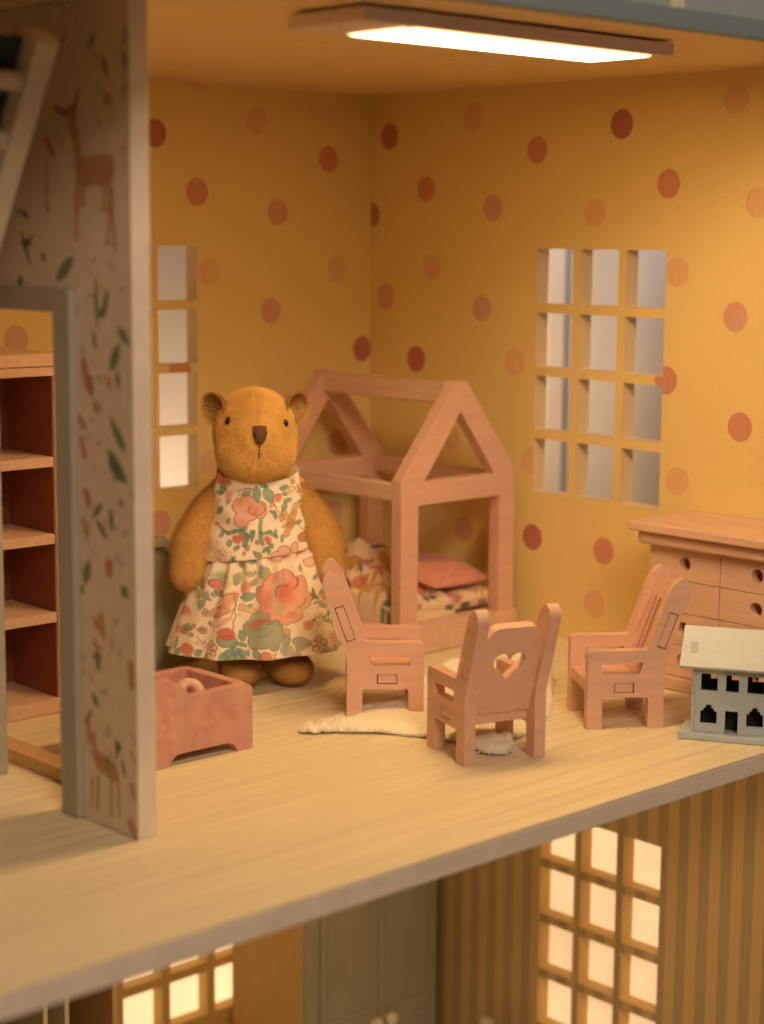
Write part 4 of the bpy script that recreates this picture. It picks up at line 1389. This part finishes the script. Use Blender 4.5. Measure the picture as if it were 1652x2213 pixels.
    for l_ in ((358, 1122, 105, 34, 70), (318, 1215, 95, 30, 75), (388, 1222, 90, 24, 110), (350, 1300, 85, 28, 120), (450, 1195, 60, 25, 100), (535, 1195, 65, 25, 50), (765, 1010, 70, 22, 15),
               (900, 1010, 140, 44, 70), (1182, 975, 70, 16, 80), (235, 1500, 85, 26, 10), (150, 1720, 90, 24, 120), (195, 1775, 110, 30, 150), (298, 1722, 70, 24, 150), (130, 1650, 110, 14, 105), (380, 1762, 90, 20, 110),
               (690, 1560, 95, 36, 60), (740, 1710, 70, 15, 80), (1485, 1480, 75, 20, 100), (1380, 1310, 60, 22, 70), (1420, 1325, 60, 22, 100), (820, 1715, 90, 30, 60), (965, 1770, 50, 20, 0), (1430, 1715, 85, 30, 20), (1490, 1700, 80, 18, 90), (280, 1810, 60, 22, 90),
               (100, 1400, 110, 24, 120), (150, 1290, 150, 26, 130), (75, 1690, 90, 14, 100), (680, 1630, 90, 22, 20), (750, 1210, 130, 36, -10), (660, 1060, 110, 26, 110), (800, 1090, 90, 26, 120)):
        leaf(*l_)
    blob([(720, 1140, 48), (745, 1110, 36)], CORAL, .75, False, 18)
    # long petalled flower on its stem
    for (a, b, c, d_, r_) in ((620, 1205, 560, 1290, 36), (560, 1290, 450, 1375, 30), (600, 1330, 470, 1395, 20)):
        s.lay(ss(s.seg(a, b, c, d_)-r_, 16), ORG, .8)
    s.lay(ss(s.seg(635, 1180, 590, 1270)-22, 18), PINKC, .7)
    stroke([(655, 1190), (640, 1290), (600, 1400), (520, 1470), (500, 1480)], 4)
    stroke([(460, 1300), (540, 1240), (590, 1190), (640, 1178)], 4)
    stroke([(410, 1400), (430, 1340), (520, 1300)], 4)
    stroke([(440, 1395), (520, 1390), (590, 1330)], 4)
    s.lay(ss(s.seg(600, 1400, 520, 1460)-20, 14), PINKC, .8)
    stroke([(625, 1200), (640, 1360), (610, 1490), (600, 1560)], 4)
    for (a, b, c, d_, r_) in ((690, 1310, 800, 1340, 28),):
        dd = s.seg(a, b, c, d_)-r_
        s.lay(ss(dd, 10), (0.72, 0.42, 0.22), .6)
        s.lay(ss(np.abs(dd)-3, 2.5), BRN, .75)
    # large rose
    d = blob([(1060, 1240, 190), (905, 1190, 90), (930, 1340, 90), (1080, 1400, 70), (1150, 1385, 72), (1220, 1250, 78), (1170, 1120, 80), (1060, 1060, 85), (950, 1100, 80)], (0.76, 0.34, 0.25), .92)
    s.lay(ss(s.ell(1190, 1270, 85, 110, 20), 45), (0.76, 0.42, 0.26), .6)
    s.lay(ss(s.ell(920, 1270, 45, 110, 10), 22), RED, .62)
    s.lay(ss(s.ell(1000, 1050, 60, 35, -30), 22), RED, .5)
    s.lay(ss(np.abs(s.ell(1050, 1200, 85, 130, 8))-20, 22)*(s.X < 1080), (0.42, 0.44, 0.34), .9)
    s.lay(ss(s.ell(1070, 1190, 70, 95, 10), 22), RED, .7)
    s.lay(ss(s.ell(1100, 1235, 60, 60), 26), (0.70, 0.2, 0.1), .6)
    s.lay(ss(s.ell(1130, 1385, 48, 30), 14), RED, .6)
    arc(1120, 1100, 60, -50, 60, 4)
    arc(1160, 1250, 70, -10, 70, 4)
    arc(1050, 1180, 60, 150, 330, 3)
    # large teal bloom
    d = blob([(870, 1540, 130), (770, 1490, 75), (960, 1500, 85), (1000, 1570, 62), (960, 1630, 58), (800, 1620, 62), (870, 1390, 55), (820, 1420, 62)], (0.23, 0.37, 0.29), .92, True, 10)
    s.lay(ss(s.seg(760, 1465, 890, 1420)-26, 14), (0.52, 0.13, 0.10), .75)
    s.lay(ss(s.seg(790, 1490, 840, 1470)-18, 10), (0.62, 0.18, 0.13), .8)
    s.lay(ss(s.ell(930, 1440, 30, 22), 12), (0.5, 0.14, 0.1), .7)
    stroke([(830, 1560), (900, 1550), (960, 1510)], 3.5, (0.06, 0.12, 0.08))
    # tulip
    blob([(560, 1600, 62), (600, 1615, 50)], TEAL, .85, True, 8)
    blob([(555, 1535, 56), (590, 1550, 42)], RED, .88, False, 8)
    for x, y in ((540, 1745), (580, 1715), (600, 1770), (640, 1700), (660, 1755), (690, 1720)):
        leaf(x, y, 100, 36, 60 if x > 610 else 120)
    for x, y in ((1085, 1600), (1060, 1690), (1100, 1700), (1150, 1770), (1180, 1760)):
        leaf(x, y, 105, 40, 80)
    blob([(1190, 1625, 50), (1235, 1640, 46), (1200, 1670, 40)], OLIVE, .75)
    daisy(435, 1668, 62)
    daisy(1345, 1650, 66, (0.62, 0.26, 0.2))
    daisy(1490, 1600, 50)
    daisy(1550, 1650, 46)
    daisy(1085, 1535, 44)
    daisy(415, 1805, 40)
    stroke([(640, 1815), (670, 1800), (690, 1825), (720, 1800)], 3)
    blob([(890, 1745, 46), (890, 1780, 38)], RED, .8, True)
    blob([(215, 1365, 48)], (0.68, 0.2, 0.12), .85, False, 14)
    blob([(225, 1688, 48)], RED, .85, False, 10)
    blob([(60, 1512, 42), (85, 1490, 30)], PINKC, .85)
    blob([(135, 1530, 34), (165, 1505, 26)], ORG, .85, False)
    blob([(265, 1560, 18)], ORG, .8)
    s.lay(ss(s.ell(1262, 1478, 36, 50, 25), 8), (0.74, 0.26, 0.16), .9)
    for _ in range(26):
        s.lay(ss(s.ell(rr.normal(1350, 22), rr.normal(1440, 50), 7, 8), 4), (0.58, 0.24, 0.12), .7)
    for _ in range(14):
        s.lay(ss(s.ell(rr.normal(1435, 22), rr.normal(1420, 26), 12, 12), 5), (0.14, 0.28, 0.22), .8)
    blob([(1375, 1015, 46), (1430, 1000, 40)], PINKC, .85)
    blob([(1420, 1095, 42), (1455, 1070, 36)], PINKC, .85)
    blob([(1410, 1245, 38)], RED, .8, False)
    leaf(1420, 1190, 110, 22, -25)
    for an in (60, 120, 180, 250):
        leaf(1330+24*math.cos(R(an)), 1215+28*math.sin(R(an)), 60, 15, an, (0.12, 0.12, 0.05))
    blob([(1290, 940, 34), (1280, 920, 26)], PINKC, .85)
    blob([(1380, 1755, 40)], RED, .8, False)
    stroke([(340, 1640), (355, 1610), (350, 1700)], 3)
    for _ in range(12):
        x, y = rr.normal(305, 24), rr.normal(1622, 16)
        stroke([(x, y), (x+rr.normal(0, 14), y+rr.normal(0, 20))], 3, LIL)
    for _ in range(150):
        x, y = rr.uniform(0, 1580), rr.uniform(250, 1830)
        px_ = np.abs(s.X-x)+np.abs(s.Y-y)
        i_ = np.unravel_index(px_.argmin(), px_.shape)
        if px_[i_] > 60 or np.abs(s.C[i_]-np.array(CREAM)).max() > .12:
            continue
        k_ = rr.random()
        if k_ < .6:
            leaf(x, y, rr.uniform(36, 62), rr.uniform(10, 17), rr.uniform(0, 180), TEAL if rr.random() < .7 else OLIVE)
        elif k_ < .85:
            blob([(x, y, rr.uniform(13, 22))], [CORAL, PINKC, RED, OCH][rr.integers(0, 4)], .8, False, 6)
        else:
            daisy(x, y, 30)
    # the pattern runs on round the sides and the back
    for _ in range(130):
        x, y = rr.uniform(-900, 2600), rr.uniform(180, 1830)
        if -10 < x < 1580:
            continue
        k_ = rr.random()
        if k_ < .55:
            leaf(x, y, rr.uniform(60, 120), rr.uniform(18, 34), rr.uniform(0, 180), TEAL if rr.random() < .7 else OLIVE)
        elif k_ < .85:
            blob([(x, y, rr.uniform(34, 60)), (x+36, y+20, rr.uniform(28, 48))], [CORAL, PINKC, RED, ORG][rr.integers(0, 4)], .85)
        else:
            daisy(x, y, 55)
    # soft washes of colour
    for _ in range(26):
        s.lay(ss(s.ell(rr.uniform(0, 1600), rr.uniform(950, 1800), rr.uniform(60, 120), rr.uniform(50, 90)), 60), (0.80, 0.56, 0.34), .28)
    return s.C
AX, AZ = -.0075, 0.0
def sheet_xy(th_, z, rx):
    # cloth wraps the body: arc length from the middle of the front
    t0 = np.abs(th_)
    lim = R(50)
    g = np.where(t0 < lim, np.sin(t0), math.sin(lim)+(t0-lim)*math.cos(lim)*.9)*np.sign(th_)
    s_ = g*rx
    X = (s_/.00195+208.9)/.2453
    Y = ((1.264-z)/.001995-136.4)/.2453
    return X, Y
def ring_pts(th_, rx, ry, cx, cy):
    return cx+rx*np.sin(th_), cy-ry*np.cos(th_)
dz0 = .175
# skirt
NT, NZ_ = 900, 230
tt = np.linspace(-math.pi, math.pi, NT, endpoint=False)
vv_ = np.linspace(0, 1, NZ_)
TH, VV = np.meshgrid(tt, vv_)
rx = .217+(.387-.217)*(VV**.80)
ry = .165+(.300-.165)*(VV**.83)
tilt = np.sin(TH)
zt = .572+.028*tilt
zb = .163+.010*tilt
Zs = zt+(zb-zt)*VV
pl1 = np.sin(TH*19+2.2*np.sin(TH*3))*.024*np.exp(-VV*2.6)*np.clip(VV*14, .25, 1)
pl2 = (np.sin(TH*9+1.1*np.sin(TH*2+.6))*.017+np.sin(TH*14+.7)*.006)*VV**.7
rip = 1+(pl1+pl2)/rx
sx, sy = ring_pts(TH, rx*rip, ry*rip, 0, 0)
SX, SY = sheet_xy(TH, Zs+.0, rx)
SY = ((1.264-(Zs-.035*VV*np.clip(np.cos(TH), 0, 1)))/.001995-136.4)/.2453
P = np.stack([sx, sy, Zs], -1)
Cc = paint_dress(SX, SY)
dress = thing('dress', 'x', 'x')
del dress['label'], dress['category']
dress.parent = bear
sk = obj('skirt', grid_mesh('skirt', P, Cc, True), MT['dress'], dress)
md = sk.modifiers.new('thickness', 'SOLIDIFY')
md.thickness = .004
md.offset = -1
# bodice
NT, NZ_ = 760, 200
tt = np.linspace(-math.pi, math.pi, NT, endpoint=False)
vv_ = np.linspace(0, 1, NZ_)
TH, VV = np.meshgrid(tt, vv_)
rx = .178+(.226-.178)*(VV**1.5)
ry = .128+(.172-.128)*(VV**.8)
top = .905+.015*np.abs(np.sin(TH))-.03*np.clip(np.cos(TH), 0, 1)
side = np.clip((np.abs(np.abs(TH)-math.pi/2)-R(8))/R(14), 0, 1)       # armholes cut down at the sides
top = top-(1-side)*.17
zt = .577+.028*np.sin(TH)
Zs = top+(zt-.012-top)*VV
rx = .178+(.236-.178)*(np.clip((.90-Zs)/.34, 0, 1)**1.5)
ry = .135+(.182-.135)*(np.clip((.90-Zs)/.34, 0, 1)**.8)
wr = .0035*np.sin(TH*5+Zs*40)+.002*np.sin(TH*11-Zs*70)
sx, sy = ring_pts(TH, rx+wr, ry+wr, 0, 0)
SX, SY = sheet_xy(TH, Zs, rx)
P = np.stack([sx, sy, Zs], -1)
bo = obj('bodice', grid_mesh('bodice', P, paint_dress(SX, SY), True), MT['dress'], dress)
md = bo.modifiers.new('thickness', 'SOLIDIFY')
md.thickness = .005
md.offset = -1
# piped seam at the waist
tt = np.linspace(-math.pi, math.pi, 241)
bm = bmesh.new()
tube(bm, [(.2325*math.sin(t), -.179*math.cos(t), .566+.028*math.sin(t)) for t in tt], .0045, 8)
obj('waist_seam', bm, mat('waist_seam_cloth', (0.62, 0.36, 0.22), .85, .12, (60, 60, 60)), dress, smooth=True)
tt = np.linspace(-math.pi, math.pi, 241)
